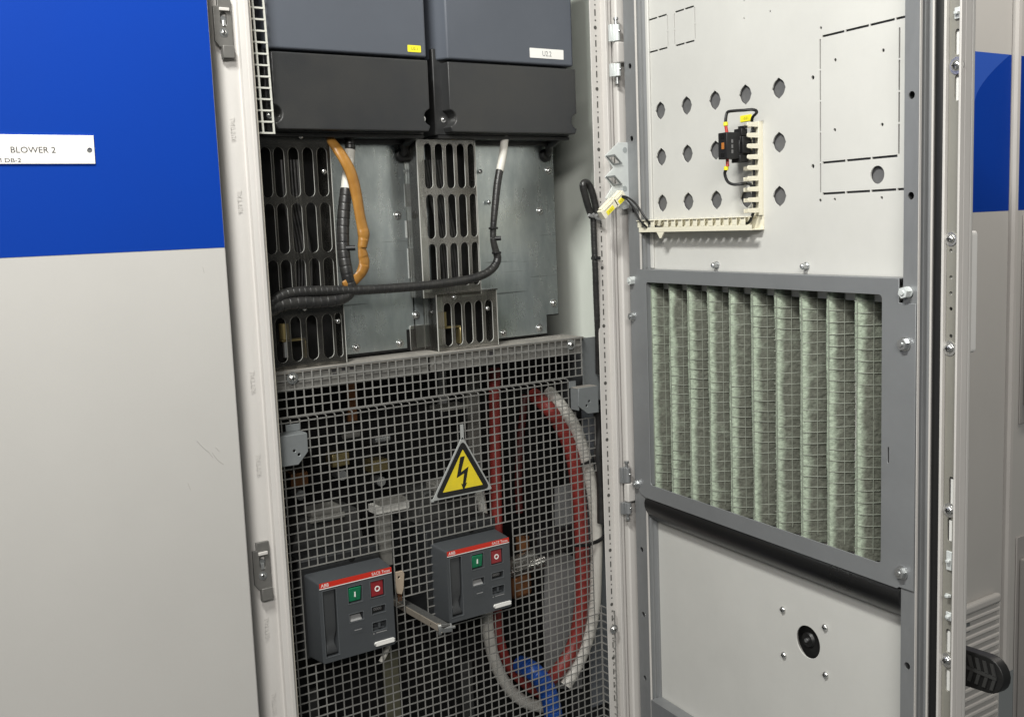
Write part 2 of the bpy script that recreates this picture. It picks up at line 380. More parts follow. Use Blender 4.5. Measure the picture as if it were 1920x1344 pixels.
# ================================================================== LARGE STRUCTURE
# ---- closed cabinet door at the left
t = Thing('closed_cabinet', 'closed light grey cabinet with a wide blue band, left of the open one', 'cabinet', 'closed cabinets in the row')
XR = -0.0156; ZB0, ZB1 = 1.481, 1.863
mb = MB(); mb.box(-1.1, XR, -0.030, -0.004, 0.25, 2.15); t.part('panel', mb, M_paint, bevel=0.0025)
mb = MB(); mb.box(-1.098, XR - 0.0016, -0.0304, -0.0296, ZB0, ZB1); t.part('blue_band', mb, M_blue)
M_scuff = mat('scuff_mark', (.44, .425, .40), .6)
for pts in (((369, 826), (381, 839), (392, 848), (399, 858)), ((398, 848), (408, 862), (419, 870)), ((404, 838), (411, 846)), ((380, 500), (383, 512)), ((352, 905), (357, 918))):
    mb = MB(); mb.tube([tuple(F(a, b, -.03005)) for a, b in pts], .00045, n=5, sub=3); THINGS[-1].part('scuff', mb, M_scuff)
t = Thing('name_plate', 'white engraved name plate reading BLOWER 2 on the blue band', 'sign')
yp = -0.0325
a = F(0, 252.3, yp); b = F(175.3, 254, yp); c = F(179.2, 307.5, yp)
xl = a.x - 0.19; zt = (a.z + b.z) / 2; zb = c.z; xr = (b.x + c.x) / 2
mb = MB(); mb.sheet([(xl, zb), (c.x, zb), (b.x, zt), (xl, zt)], [circle(F(168.5, 282.5, yp).x, F(168.5, 282.5, yp).z, 0.0034)], XZ(yp), 0.0022)
t.part('plate', mb, M_plac, bevel=0.0004)
mb = MB(); q = F(20.5, 286.5, yp); q2 = F(104.5, 286.5, yp); q3 = F(20.5, 275.3, yp)
mb.text('BLOWER 2', lambda u, v: (q.x + u, yp - 0.0002, q.z + v), q2.x - q.x, q3.z - q.z)
r_ = F(-28, 304.5, yp); r2 = F(40, 304.5, yp); r3 = F(15, 297, yp)
mb.text('PRIM DB-2', lambda u, v: (r_.x + u, yp - 0.0002, r_.z + v), r2.x - r_.x, r3.z - F(15, 304.5, yp).z)
t.part('lettering', mb, M_ink)
q = F(168.5, 282.5, yp); mb = MB(); mb.cyl((q.x, -0.0300, q.z - .0006), (q.x, -0.0317, q.z - .0006), 0.0030, n=14); t.part('rivet', mb, M_bolt)

# ---- the open cabinet body
t = Thing('switchgear_cabinet', 'light grey switchgear cabinet with its door swung open, drives and mesh guards inside', 'cabinet')
Z0, Z1 = 0.25, 2.15
prof = [(-.006, .06), (-.006, .040), (-.002, .027), (.003, .017), (.009, .009), (.016, .0045), (.024, .0022), (.0345, .002), (.0365, .0005), (.0372, -.007), (.0435, -.0085), (.0452, -.0085),
        (.0462, -.011), (.0508, -.011), (.0518, -.0085), (.0548, -.0062), (.0565, -.002), (.0565, .03), (.052, .03), (.052, .06)]
mb = MB(); mb.prism(prof, lambda a, b, d: (a, b, Z0 + d), Z1 - Z0); lp = t.part('left_post', mb, M_frame, smooth=28)
mb = MB(); mb.box(.0525, .0570, -.0045, .0295, Z0 + .01, Z1 - .01); lp.sub('gasket_edge', mb, M_dirty)
M_emb = mat('embossed_paint', (0.560, 0.538, 0.512), 0.5)
for px, py in ((437, 262), (450, 398), (474, 735), (485, 890), (500, 1195), (514, 1335)):
    mb = MB(); q = F(px, py, .0015)
    mb.text('RITTAL', lambda u, v: (q.x - v + .004, .0008, q.z + u), 0.034)
    lp.sub('embossed_lettering', mb, M_emb)
rx = lambda px: F(px, 920, 0).x
post = [(.7125, .0155), (.7125, .0145), (.713, .014), (.7369, .014), (.7369, .001), (.7379, 0), (.7425, 0), (.743, .006), (.7445, .006), (.745, .001), (.7500, .001), (.7500, .018),
        (.7545, .018), (.7545, -.006), (.757, -.009), (.766, -.011), (.779, -.011), (.7855, -.008), (.787, .002), (.787, .022), (.7395, .022), (.7395, .0155)]
mb = MB(); mb.prism(post, lambda a, b, d: (a, b, Z0 + d), Z1 - Z0); rp = t.part('right_post', mb, M_frame, smooth=28)
mb = MB()   # perforation strip: dark proud pieces painting the shade of slots and holes
z = 0.55; k = 0; xc = .7245
while z < 2.0:
    if k % 4 == 3: mb.cyl((xc - .0003, .0136, z + .0065), (xc - .0003, .015, z + .0065), .0036, n=8)
    else: mb.box(xc - .0013, xc + .0013, .0136, .015, z, z + .0115)
    mb.cyl((xc + .0004, .0136, z + .0195), (xc + .0004, .015, z + .0195), .0016, n=8)
    z += .0275; k += 1
rp.sub('perforation', mb, mat('perforation_shadow', (.07, .068, .062), .7))
mb = MB(); mb.box(.7501, .7544, .0115, .0175, Z0, Z1); rp.sub('seam_gasket', mb, M_rubber)
mb = MB(); mb.box(.7872, .80, .023, .62, Z0, Z1); t.part('side_wall', mb, M_wall)
mb = MB(); mb.box(-.012, -.006, .06, .62, Z0, Z1); t.part('side_wall', mb, M_dark)  # wall coloured black for the shade left of the drives
mb = MB(); mb.box(-.006, .785, .60, .62, Z0, Z1); t.part('back_wall', mb, M_dark)  # black colour carries the shade at the back
mb = MB(); mb.box(-.0055, .7835, .232, .236, Z0 + .03, 1.262); t.part('rear_panel', mb, M_dark)  # dark sheet added to give the deep shade behind the mesh
mb = MB(); mb.box(.7838, .7868, .108, .231, Z0 + .03, 1.262); t.part('side_lining', mb, mat('dark_grey_lining', (.05, .052, .054), .5, var=.2))  # dark sheet added over the wall as lower compartment shade
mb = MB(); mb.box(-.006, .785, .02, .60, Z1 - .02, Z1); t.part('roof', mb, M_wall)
mb = MB(); mb.box(-.006, .785, .02, .60, Z0, Z0 + .02); t.part('floor_plate', mb, M_dark)  # floor blackened to carry interior shade
CAB = t
# plates of the right side
q0 = F(1090, 634, .055); q1 = F(1129, 720, .055)
mb = MB(); mb.box(q0.x, .7845, .053, .056, q1.z - .03, q0.z); t.part('side_plate', mb, M_bracket, bevel=.0006)
mb = MB(); mb.box(.735, .7845, .10, .105, .5, q1.z - .05); t.part('side_plate', mb, mat('blue_grey_sheet', (.15, .16, .18), .5, .2, var=.1))

# ---- mounting plates behind the drives
PY = 0.115
def plate(label, poly, screws, extra=None):
    t = Thing('mounting_plate', label, 'metal plate', 'galvanised mounting plates under the drives')
    mb = MB(); mb.prism(poly, XZ(PY), .003); pl = t.part('sheet', mb, M_zinc, bevel=.0006)
    for (px, py) in screws:
        q = F(px, py, PY); t.part('screw', screw(ID, (q.x, PY, q.z), NY, .0050, .0032), None)
    return t, pl
zt_ = F(700, 245, PY).z + .25; zb_ = F(690, 661, PY).z
A = F(764, 618, PY); B_ = F(768, 655, PY)
tp, pl = plate('galvanised mounting plate beside the tan sleeve under the left drive', [(.0, zb_), (A.x - .002, zb_), (A.x - .002, A.z), (F(776, 600, PY).x, A.z), (F(776, 600, PY).x, zt_), (.0, zt_)],
      [(668.5, 652), (750, 643.5), (764.6, 321.7), (745, 404)])
mb = MB()
for a, b, c, d in ((757, 765, 345, 388), (759, 766, 414, 446), (764, 769, 430, 462), (763, 771, 466, 522)):
    u = F(a, b, PY)
    mb = MB(); p0 = F(a, c, PY); p1 = F(b, d, PY); mb.box(p0.x, p1.x, PY - .0006, PY, p1.z, p0.z)
    pl.sub('foil_strip', mb, MATS.get('foil_strip') or mat('foil_strip', (.60, .62, .60), .25, .5))
zb2 = F(980, 630, PY).z; n0 = F(1026, 625, PY); n1 = F(1047, 588, PY)
plate('galvanised mounting plate streaked with marks under the right drive, notched at its lower corner', [(F(778, 600, PY).x + .0015, zb2), (n0.x, zb2), (n0.x, n1.z), (n1.x, n1.z), (n1.x, zt_), (F(778, 600, PY).x + .0015, zt_)],
      [(1028.5, 320), (1012, 395.6), (1038, 568), (1011, 614.6), (944, 624), (1029, 262), (780, 591)])
# dark carrier behind the plates
t = Thing('carrier_frame', 'black carrier frame edging the galvanised plates', 'metal frame')
mb = MB(); mb.box(.0, n1.x + .0028, PY + .0035, PY + .02, n1.z - .0025, zt_); mb.box(.0, n0.x + .0028, PY + .0036, PY + .019, zb2 - .003, n1.z)
t.solo(mb, M_signk)

# ---- drives
def drive(label, x0, x1, side, lab):
    t = Thing('frequency_drive', label, 'drive unit', 'frequency drives at the top of the cabinet')
    zu = 1.7795; zl0, zl1 = 1.6575, 1.7745; top = 2.0; w = x1 - x0
    mb = MB(); mb.prism([(x0, .03), (x1, .03), (x1, .10), (x0, .10)] if not side else [(x0 + .006, .03), (x1 - .003, .03), (x1, .036), (x1, .104), (x0 - .014, .104), (x0 - .012, .062), (x0, .045)],
                        lambda a, b, d: (a, b, zu + d), top - zu); up = t.part('upper_cover', mb, M_driveU, bevel=.0035, seg=3)
    # lower terminal cover with a round bite at both sides
    zc = 1.681; rb = .0135
    xa, xb = x0 + .003, x1 - .001
    poly = []
    for i in range(9): a = math.radians(90 - 180 * i / 8); poly.append((xa - .001 + rb * math.cos(a), zc + rb * math.sin(a)))
    poly = [(xa, zl1), (xa, zc + rb)] + poly[1:-1] + [(xa, zc - rb), (xa + .004, zl0), (xb - .004, zl0), (xb, zc - rb)]
    for i in range(1, 8): a = math.radians(-90 - 180 * i / 8); poly.append((xb + .002 + rb * math.cos(a), zc + rb * math.sin(a)))
    poly += [(xb, zc + rb), (xb, zl1)]
    mb = MB(); mb.prism(poly, XZ(.026), .052); lo = t.part('lower_cover', mb, M_driveL, bevel=.0020, seg=3)
    mb = MB(); mb.box(x0 - (.012 if side else 0), x1, .052, .108, zl0 - .003, zu + .02); t.part('housing', mb, M_driveL, bevel=.002)
    for xs in (xa + .0015, xb - .0005):
        lo.sub('screw', screw(ID, (xs, .0515, zc), NY, .0034, .002), None)
    mb = MB(); mb.box(x0 - .008, x1 - .002, .05, .113, zl0 - .0085, zl0 - .0035); mb.box(x0 - .004, x1 - .01, .09, .114, zl0 - .016, zl0 - .009); t.part('terminal_strip', mb, M_black)
    lab(t); return t
def lab1(t):
    q = F(776.5, 92, .03); mb = MB(); mb.sheet(rrect(q.x - .0125, q.x + .0125, q.z - .0055, q.z + .0055, .0012), [], XZ(.0293), .001); p = t.part('label', mb, M_yel)
    mb = MB(); mb.text('U2.1', lambda u, v: (q.x - .006 + u, .0291, q.z - .002 + v), .012, .004); p.sub('lettering', mb, mat('olive_ink', (.22, .2, .02), .6))
def lab2(t):
    q = F(1025, 101.5, .03); mb = MB(); mb.sheet(rrect(q.x - .0375, q.x + .0375, q.z - .0085, q.z + .0085, .001), [], XZ(.0293), .001); p = t.part('label', mb, M_white)
    mb = MB(); mb.text('U2.2', lambda u, v: (q.x - .010 + u, .0291, q.z - .0045 + v), .020, .009); p.sub('lettering', mb, M_inkg)
drive('dark grey frequency drive with a small yellow label, the left one', .0935, .3735, False, lab1)
drive('dark grey frequency drive with a white label reading U2.2, the right one', .4085, .6855, True, lab2)

# ---- pale mesh strip left of the drives
t = Thing('mesh_guard', 'narrow pale wire mesh strip left of the drives', 'wire mesh')
q = F(513.5, 250, .012); pz = .0167; mb = MB()
mb.grid((q.x - 2 * .0172, .012, q.z), (1, 0, 0), (-.018, 0, 1), (0, -1, 0), 2, 21, .0172, pz, .0026, .0022, lambda i, j: True); t.solo(mb, M_meshw)

# ---- busbar top plate and its channel
TZ = 1.2790
t = Thing('busbar_plate', 'dusty beige top plate over the busbars, above the mesh guards', 'metal plate')
mb = MB()
mb.sheet([(.0, .040), (.690, .040), (.700, .046), (.700, .1145), (.0, .1145)], [circle(F(1052, 630, .09).x - .016, .085, .011, sz=.55), circle(.415, .075, .011, sz=.55)], lambda a, b, d: (a, b, TZ - d), .004)
t.part('top_plate', mb, M_dust, bevel=.0008)
mb = MB(); mb.box(.0, .355, .0445, .05, TZ - .033, TZ - .0045); mb.box(.36, .690, .0445, .05, TZ - .030, TZ - .0045); mb.box(.0, .352, .0432, .0444, TZ - .0215, TZ - .0185); mb.box(.362, .688, .0432, .0444, TZ - .0195, TZ - .0165)
ch = t.part('channel', mb, M_lip, bevel=.0008)
mb = MB()
for k, (px, py) in enumerate(((626, 694), (645, 691), (660, 689), (628, 703), (921, 662), (921, 668))):
    mb = MB(); q = F(px, py, .0442); mb.box(q.x - .004, q.x + .004, .0441, .0446, q.z - .003, q.z + .003)
    ch.sub('sticker', mb, M_ink)
mb = MB()
q0 = F(926, 656, .0442); q1 = F(948, 675, .0442); mb.box(q0.x, q1.x, .0440, .0446, q1.z, q0.z); ch.sub('sticker', mb, M_intl); mb = MB(); q0 = F(622, 704, .0442); q1 = F(664, 716, .0442); mb.box(q0.x, q1.x, .0440, .0446, q1.z, q0.z)
ch.sub('sticker', mb, M_intl)
for px, py in ((697, 662), (969, 629)):
    q = CAM + ray(px, py) * ((TZ - CAM.z) / ray(px, py).z)
    mb = hexbolt(ID, (q.x, q.y - .004, TZ), (0, 0, 1), .0075, .009, M_bolt, 1.6); mb.box(q.x - .028, q.x + .026, q.y - .016, q.y + .006, TZ - .0002, TZ + .0012); t.part('bolt', mb, None)

# ---- clear slotted covers
def clear_cover(label, x0, x1, z0, z1, yf, cols, rows, flangeR=0, flangeL=0, lid=False, scr=(), back=PY - .001, M_clear=M_clear):
    t = Thing('slotted_cover', label, 'clear cover', 'clear plastic slotted covers')
    th = .0022; w = x1 - x0; h = z1 - z0
    holes = [slot(x0 + a * w, x0 + b * w, z1 - d * h, z1 - c * h) for a, b in cols for c, d in rows]
    mb = MB(); mb.use(M_clear); mb.sheet([(x0, z0), (x1, z0), (x1, z1), (x0, z1)], holes, XZ(yf), th, edge=M_edge); t.part('front_face', mb, M_clear)
    mb = MB(); mb.use(M_clearS); mb.box(x1 - th, x1, yf + th + .0002, back, z0, z1); t.part('side_face', mb, M_clearS)
    mb = MB(); mb.use(M_clearS); mb.box(x0, x0 + th, yf + th + .0002, back, z0, z1); t.part('side_face', mb, M_clearS)
    if flangeR: mb = MB(); mb.use(M_clearS); mb.sheet(rrect(x1 + .0002, x1 + flangeR, z0 + .1 * h, z1, .004), [], XZ(back - th), th, edge=M_edge); t.part('flange', mb, M_clearS)
    if flangeL: mb = MB(); mb.use(M_clearS); mb.sheet(rrect(x0 - flangeL, x0 - .0002, z0, z0 + .45 * h, .003), [], XZ(back - th), th, edge=M_edge); t.part('flange', mb, M_clearS)
    if lid: mb = MB(); mb.use(M_clear); mb.box(x0 - .002, x1 + .001, yf - .003, back, z1 + .0003, z1 + .0028); t.part('lid', mb, M_clear, bevel=.0005)
    mb = MB(); mb.box(x0 - .0004, x0 + .0005, yf - .0004, yf + .0004, z0, z1); t.part('folded_edge', mb, M_edge)
    mb = MB(); mb.box(x1 - .0005, x1 + .0004, yf - .0004, yf + .0004, z0, z1); t.part('folded_edge', mb, M_edge)
    for px, py, yy in scr:
        q = F(px, py, yy); t.part('screw', screw(ID, (q.x, yy, q.z), NY, .0042, .003, washer=False), None)
    return t
yf = .066
cols = [(.115 + .187 * k, .115 + .187 * k + .135) for k in range(5)]
xa, xb = F(787, 400, yf).x, F(896, 400, yf).x; za, zb_ = F(838, 556, yf).z, F(838, 262, yf).z
H_ = 556 - 262
clear_cover('tall clear slotted cover under the right drive, cables showing through its slots', xa, xb, za, zb_, yf, cols[:4] + [(.865, .985)], [(a / H_, b / H_) for a, b in ((7, 91), (101, 184), (193, 276))], flangeR=.028,
            scr=((899, 267, PY - .004), (900, 322, PY - .004), (916, 380, PY - .004)))
yf2 = .062
xr_ = F(626, 400, yf2).x; W_ = .158; H2 = 560 - 258
cl2 = [(1 - (626 - a) / 136., 1 - (626 - a - 19.5) / 136.) for a in (492 + 3, 519, 546, 573, 600)]
clear_cover('tall clear slotted cover under the left drive, beside the light post', F(490, 400, yf2).x, xr_, F(570, 560, yf2).z, F(570, 258, yf2).z, yf2, cl2, [(a / H2, b / H2) for a, b in ((18, 111), (121, 216), (226, 296))], flangeR=.022,
            scr=((563, 256, yf2 - .001), (607, 322, yf2 - .001)), M_clear=M_clear2)
yf3 = .066
clear_cover('low clear slotted box over a brass terminal, right of the low left one', F(820, 600, yf3).x, F(933, 600, yf3).x, TZ + .001, F(876, 548, yf3).z, yf3, [(.11 + .172 * k, .11 + .172 * k + .125) for k in range(5)], [(.16, .93)], flangeL=.030, lid=True,
            scr=((913, 578, yf3 - .001), (851, 557, yf3 - .001)))
xr_ = F(647, 620, yf2).x
cl4 = [(.06, .20), (.26, .40), (.475, .62), (.69, .835)]
clear_cover('low clear slotted cover beside the left post, below the thick black cable bundle', F(508, 620, yf2).x, xr_, TZ + .001, F(590, 566, yf2).z, yf2, [(a, b) for a, b in cl4] + [(.87, .96)], [(.2, .90)], flangeR=.0,
            scr=((633, 602, yf2 - .001), (570, 578, yf2 - .001)), M_clear=M_clear2)
# dark conductors and brass behind the covers
def cables_behind(label, base, n, seed):
    t = Thing('power_cable', label, 'cable', 'black power cables behind the clear covers')
    rnd = random.Random(seed)
    mb = MB()
    for k in range(n):
        o = (k - n / 2) * .0055
        mb.tube([tuple(F(px + 0, py, PY - .018 + .004 * math.sin(k))[i] + (o if i == 0 else 0) for i in range(3)) for px, py in base], .0026, n=8, sub=5)
    t.solo(mb, M_cable)
cables_behind('black stranded power cable behind the tall right slotted cover', [(812, 300), (822, 360), (838, 430), (848, 500), (852, 560)], 7, 1)
cables_behind('black stranded power cable behind the tall left slotted cover', [(545, 300), (552, 380), (566, 450), (572, 500), (572, 580)], 6, 2)
def back_box(label, x0, x1, z0, z1):
    t = Thing('terminal_shroud', label, 'plastic shroud', 'black shrouds behind the clear covers'); mb = MB(); mb.box(x0, x1, PY - .004, PY - .0015, z0, z1); t.solo(mb, M_dark)  # flat black sheet added for the dark behind the slots
back_box('black shroud behind the tall right slotted cover', F(806, 400, .11).x, F(888, 400, .11).x, F(838, 556, .11).z, F(838, 268, .11).z)
back_box('black shroud behind the tall left slotted cover', .02, F(620, 400, .11).x, F(570, 560, .11).z, F(570, 262, .11).z)
back_box('black shroud behind the low right slotted box', F(836, 600, .11).x, F(912, 600, .11).x, TZ + .002, F(878, 556, .11).z)
back_box('black shroud behind the low left slotted cover', .02, F(630, 610, .11).x, TZ + .002, F(570, 572, .11).z)
def brass(label, x, z, y, s=1):
    t = Thing('busbar_terminal', label, 'terminal', 'brass terminals behind the clear covers')
    mb = MB(); mb.cyl((x, y, z), (x, y, z + .026), .0085 * s, n=18); t.part('stud', mb, M_brass)
    mb = MB(); mb.box(x - .008, x + .034, y - .008, y + .008, z - .004, z - .0005); mb.box(x + .031, x + .0345, y - .008, y + .008, z - .034, z - .0035); t.part('bent_strap', mb, M_brass, bevel=.002)
    mb = MB(); mb.cyl((x, y, z - .030), (x, y, z - .0045), .0045, n=10); t.part('bolt', mb, M_bolt)
q = F(534, 636, .088); brass('brass terminal stud with a bent strap behind the low left cover', q.x, q.z, .088)
q = F(830, 612, .088); brass('brass terminal stud with a bent strap inside the low right box', q.x, q.z, .088, .9)

# ---- wire mesh guards over the lower compartment
t = Thing('mesh_guard', 'upper grey wire mesh guard hanging from the dusty top plate', 'wire mesh')
mb = MB(); pu = .01535; pv = .01455
mb.grid((.0745 - 3 * pu, .0405, 1.2062), (1, 0, 0), (0, 0, 1), (0, -1, 0), 43, 5, pu, pv, .0020, .0012, lambda i, j: True); t.part('wire_grid', mb, M_mesh)
for px, py in ((548, 709), (1070, 646)):
    q = F(px, py, .039); t.part('screw', screw(ID, (q.x, .039, q.z), NY, .0062, .0042), None)
MY = .05; PU = .01565; PV = .01528
ox = .1294; oz = 1.1952      # a known crossing
i0, j0 = 7, 46               # columns to its left, rows below
XO, ZO = ox - i0 * PU, oz - j0 * PV
b1 = (.1085, .2425, .7985, .9345); b2 = (.3495, .4825, .8065, .9370)
hz1 = (F(571, 1150, MY).x, F(738, 1110, MY).x, F(592, 1236, MY).z, F(600, 1060, MY).z)
hz2 = (F(812, 1090, MY).x, F(957, 1050, MY).x, F(835, 1170, MY).z, F(815, 1014, MY).z)
hb = (F(756, 1130, MY).x, F(799, 1130, MY).x, F(765, 1160, MY).z, F(757, 1117, MY).z)
xe1, xe2, xe3, xe4 = .6600, .6775, .7270, .7100
ze1, ze2, ze3, zfl = 1.139, 1.1155, 1.010, .7226
def keep(i, j):
    cx = XO + (i + .5) * PU; cz = ZO + (j + .5) * PV
    for a, b, c, d in (hz1, hz2, hb):
        if a - .002 < cx < b + .002 and c < cz < d: return False
    if cz > ze1: return cx < xe1
    if cz > ze2: return cx < xe2
    if cz > ze3: return cx < xe3
    if cz > zfl + .005: return cx < xe4
    return cx < .7245
t = Thing('mesh_guard', 'large grey wire mesh guard over the lower compartment, the breakers poking through it', 'wire mesh')
mb = MB(); mb.grid((XO, MY, ZO), (1, 0, 0), (0, 0, 1), (0, -1, 0), 46, j0, PU, PV, .0020, .0012, keep); t.part('wire_grid', mb, M_mesh)
mb = MB(); zt = oz + .0045
for i in range(0, 42):
    x = XO + i * PU
    if x > xe1 + .003: break
    mb.tube([(x, MY - .0002, oz - .001), (x, MY - .0005, oz + .002), (x, MY + .003, zt), (x, MY + .0125, zt + .0006)], .00125, n=6, sub=4)
mb.box(XO, xe1, MY + .0118, MY + .0135, zt - .0006, zt + .0012); t.part('folded_rim', mb, M_mesh)
mb = MB(); jf = int((zfl + .005 - ZO) / PV) + 1
mb.grid((.7245 + .001, MY - .002, ZO), (0, -1, 0), (0, 0, 1), (-1, 0, 0), 2, jf, .0205, PV, .0023, .0012, lambda i, j: True); t.part('side_flange', mb, M_mesh)
q = F(1149, 1178, .006); t.part('screw', screw(ID, (q.x, .003, q.z), NY, .006, .004), None)

# ================================================================== MACHINERY BEHIND THE MESH
def px_tube(name, label, cat, pts, y, r, m, group=None, **k):
    """pts (px,py[,dy])"""
    t = Thing(name, label, cat, group); mb = MB()
    P = [tuple(F(p[0], p[1], y + (p[2] if len(p) > 2 else 0))) for p in pts]
    mb.tube(P, r, **k); t.solo(mb, m); return t
px_tube('red_cable', 'red cable running straight down behind the mesh beside the warning sign', 'cable', [(927, 690), (928, 800), (930, 920), (932, 1040), (930, 1120), (932, 1180), (950, 1240), (985, 1280), (1015, 1300)], .16, .0115, M_redcab, 'red cables behind the mesh', n=14)
px_tube('red_cable', 'red cable arching along the right edge of the mesh', 'cable', [(1000, 740, .05), (1028, 765), (1052, 800), (1072, 850), (1084, 920), (1090, 1000), (1092, 1090), (1088, 1150), (1075, 1210), (1048, 1255), (1015, 1290, .03)], .095, .0145, M_redcab, 'red cables behind the mesh', n=14)
px_tube('white_cable', 'white cable arching outside the red one at the right edge of the mesh', 'cable', [(1030, 735, .05), (1055, 765), (1080, 805), (1098, 860), (1112, 930), (1118, 1000), (1117, 1080), (1113, 1150), (1098, 1210), (1078, 1255), (1060, 1285)], .085, .0125, M_whcab, 'white cables behind the mesh', n=14)
px_tube('white_cable', 'dull white cable curving to the bottom behind the mesh, left of the blue tube', 'cable', [(893, 900), (905, 980), (912, 1080), (914, 1170), (928, 1240), (955, 1290), (990, 1318), (1030, 1325)], .14, .0120, M_whcab, 'white cables behind the mesh', n=14)
px_tube('red_cable', 'thin dark red cable deep behind the mesh, between the two brighter red cables', 'cable', [(985, 740), (975, 830), (972, 900), (974, 960)], .205, .008, mat('dark_red_cable', (.07, .010, .009), .5), 'red cables behind the mesh', n=10)
px_tube('blue_tube', 'thick blue corrugated tube at the bottom right behind the mesh', 'tube', [(975, 1245, .04), (1000, 1258), (1022, 1285), (1036, 1330), (1042, 1400), (1044, 1460)], .085, .0185, M_bltube, n=18, groove=.011, gdep=.05)
px_tube('cable_tie', 'black cable tie around the white cable at the mesh corner', 'cable tie', [(1090, 872), (1104, 866), (1116, 858)], .071, .0035, M_black, 'black cable ties', n=8)
px_tube('cable_tie', 'black cable tie across the red and white cables at mid height', 'cable tie', [(1072, 1022), (1100, 1021), (1122, 1013), (1134, 1004)], .070, .0036, M_black, 'black cable ties', n=8)
def quadbox(name, label, cat, px0, px1, py0, py1, y, dy, m, bevel=.0015, group=None, mbx=None):
    a = F(px0, (py0 + py1) / 2, y); b = F(px1, (py0 + py1) / 2, y); c = F((px0 + px1) / 2, py0, y); d = F((px0 + px1) / 2, py1, y)
    mb = MB(); mb.box(a.x, b.x, y, y + dy, d.z, c.z)
    t = Thing(name, label, cat, group); t.part('body', mb, m, bevel=bevel); return t, a.x, b.x, d.z, c.z
# partition with sloping top
t = Thing('partition_plate', 'grey sheet partition behind the arching red cable', 'metal plate')
mb = MB(); q = [F(*p, .13) for p in ((1022, 1024), (1030, 1022), (1086, 1048), (1092, 1290), (1022, 1290))]
mb.prism([(v.x, v.z) for v in q], XZ(.13), .004); t.part('sheet', mb, M_plate)
q = [F(*p, .15) for p in ((1042, 915), (1095, 900), (1098, 1003), (1042, 985))]
mb = MB(); mb.prism([(v.x, v.z) for v in q], XZ(.15), .004); t.part('upper_sheet', mb, M_plate)
quadbox('black_rail', 'black plastic rail crossing behind the cables at mid height', 'rail', 1008, 1132, 985, 1030, .112, .012, M_black)
t, *_ = quadbox('insulator', 'copper connector with a clear insulator right of the right breaker', 'insulator', 963, 1000, 1075, 1122, .13, .04, M_copper, .01)
a = F(960, 1050, .125); b = F(1014, 1050, .125); mb = MB(); mb.use(M_clear); mb.cyl((a.x, .13, a.z - .016), (b.x, .13, a.z - .012), .021, n=20); t.part('clear_sleeve', mb, M_clear)
a = F(980, 1018, .15); mb = MB(); mb.cyl((a.x, .15, a.z - .012), (a.x, .15, a.z + .012), .014, n=16); t.part('copper_stud', mb, M_copper)
def breaker_back(label, b):
    t = Thing('breaker_base', label, 'breaker base', 'black breaker bases behind the mesh')
    x0, x1, z0, z1 = b
    mb = MB(); mb.box(x0 - .012, x1 + .004, .0535, .20, z0 - .006, z1 + .028); t.part('body', mb, M_brkd, bevel=.003)
    mb = MB(); mb.prism([(x0 - .004, z1 + .0285), (x1 - .002, z1 + .0285), (x1 - .012, z1 + .085), (x0 + .016, z1 + .085)], XZ(.10), .09); t.part('terminal_housing', mb, M_int, bevel=.003)
    mb = MB(); mb.box(x0 + .03, x0 + .085, .085, .12, z1 + .0855, z1 + .100); mb.box(x0 + .025, x0 + .09, .08, .084, z1 + .078, z1 + .088); t.part('terminal_cap', mb, M_intl, bevel=.002)
    q = (x1 - .05, .0535, z1 + .013); mb = MB(); mb.cyl(q, (q[0], .0525, q[2]), .006, n=14); t.part('screw', mb, M_dark)
breaker_back('black breaker base behind the mesh, carrying the lower left breaker front', b1)
breaker_back('black breaker base behind the mesh, carrying the upper right breaker front', b2)
t, x0, x1, z0, z1 = quadbox('support_column', 'pale grey support column between the two breakers behind the mesh', 'support', 712, 735, 960, 1062, .075, .02, M_intl)
mb = MB(); mb.box(x0 - .006, x1 + .035, .07, .10, z1 + .0005, z1 + .014); t.part('clip', mb, mat('pale_clip', (.48, .47, .44), .5)); mb = MB(); mb.box(x0 + .002, x1 + .03, .068, .09, z1 + .0145, z1 + .022); t.part('clip', mb, M_intl)
for k, (px, py, lab) in enumerate(((640, 868, 'brass connector block behind the mesh, left of the sign'), (713, 880, 'brass connector block behind the mesh, nearest the sign'), (562, 905, 'brass connector block behind the mesh, below the left bracket'))):
    q = F(px, py, .16); t = Thing('connector_block', lab, 'connector', 'brass connector blocks behind the mesh')
    mb = MB(); mb.box(q.x - .017, q.x + .017, .16, .19, q.z - .006, q.z + .018); t.part('block', mb, M_brass if k != 2 else M_copper, bevel=.002)
    mb = MB(); mb.cyl((q.x, .158, q.z - .022), (q.x, .185, q.z - .022), .009, n=12); t.part('bolt', mb, M_bolt)
for k, (px, w, py0, py1, y, m, lab) in enumerate(((660, 9, 715, 790, .2, M_copper, 'short brown busbar behind the upper mesh at the left'), (892, 12, 700, 980, .2, M_intl, 'pale flat busbar behind the mesh left of the straight red cable'),
                                          (738, 14, 1222, 1420, .12, mat('olive_bar', (.12, .115, .075), .6), 'olive vertical busbar below the left breaker'), (830, 8, 690, 760, .2, M_plate, 'thin grey upright strut behind the upper mesh near the middle'),
                                          (590, 10, 1290, 1420, .16, M_int, 'dark grey upright busbar at the bottom left behind the mesh'), (880, 10, 1240, 1420, .18, M_int, 'dark grey upright busbar at the bottom centre behind the mesh'))):
    quadbox('busbar', lab, 'busbar', px - w, px + w, py0, py1, y, .008, m, group='flat busbars behind the mesh')
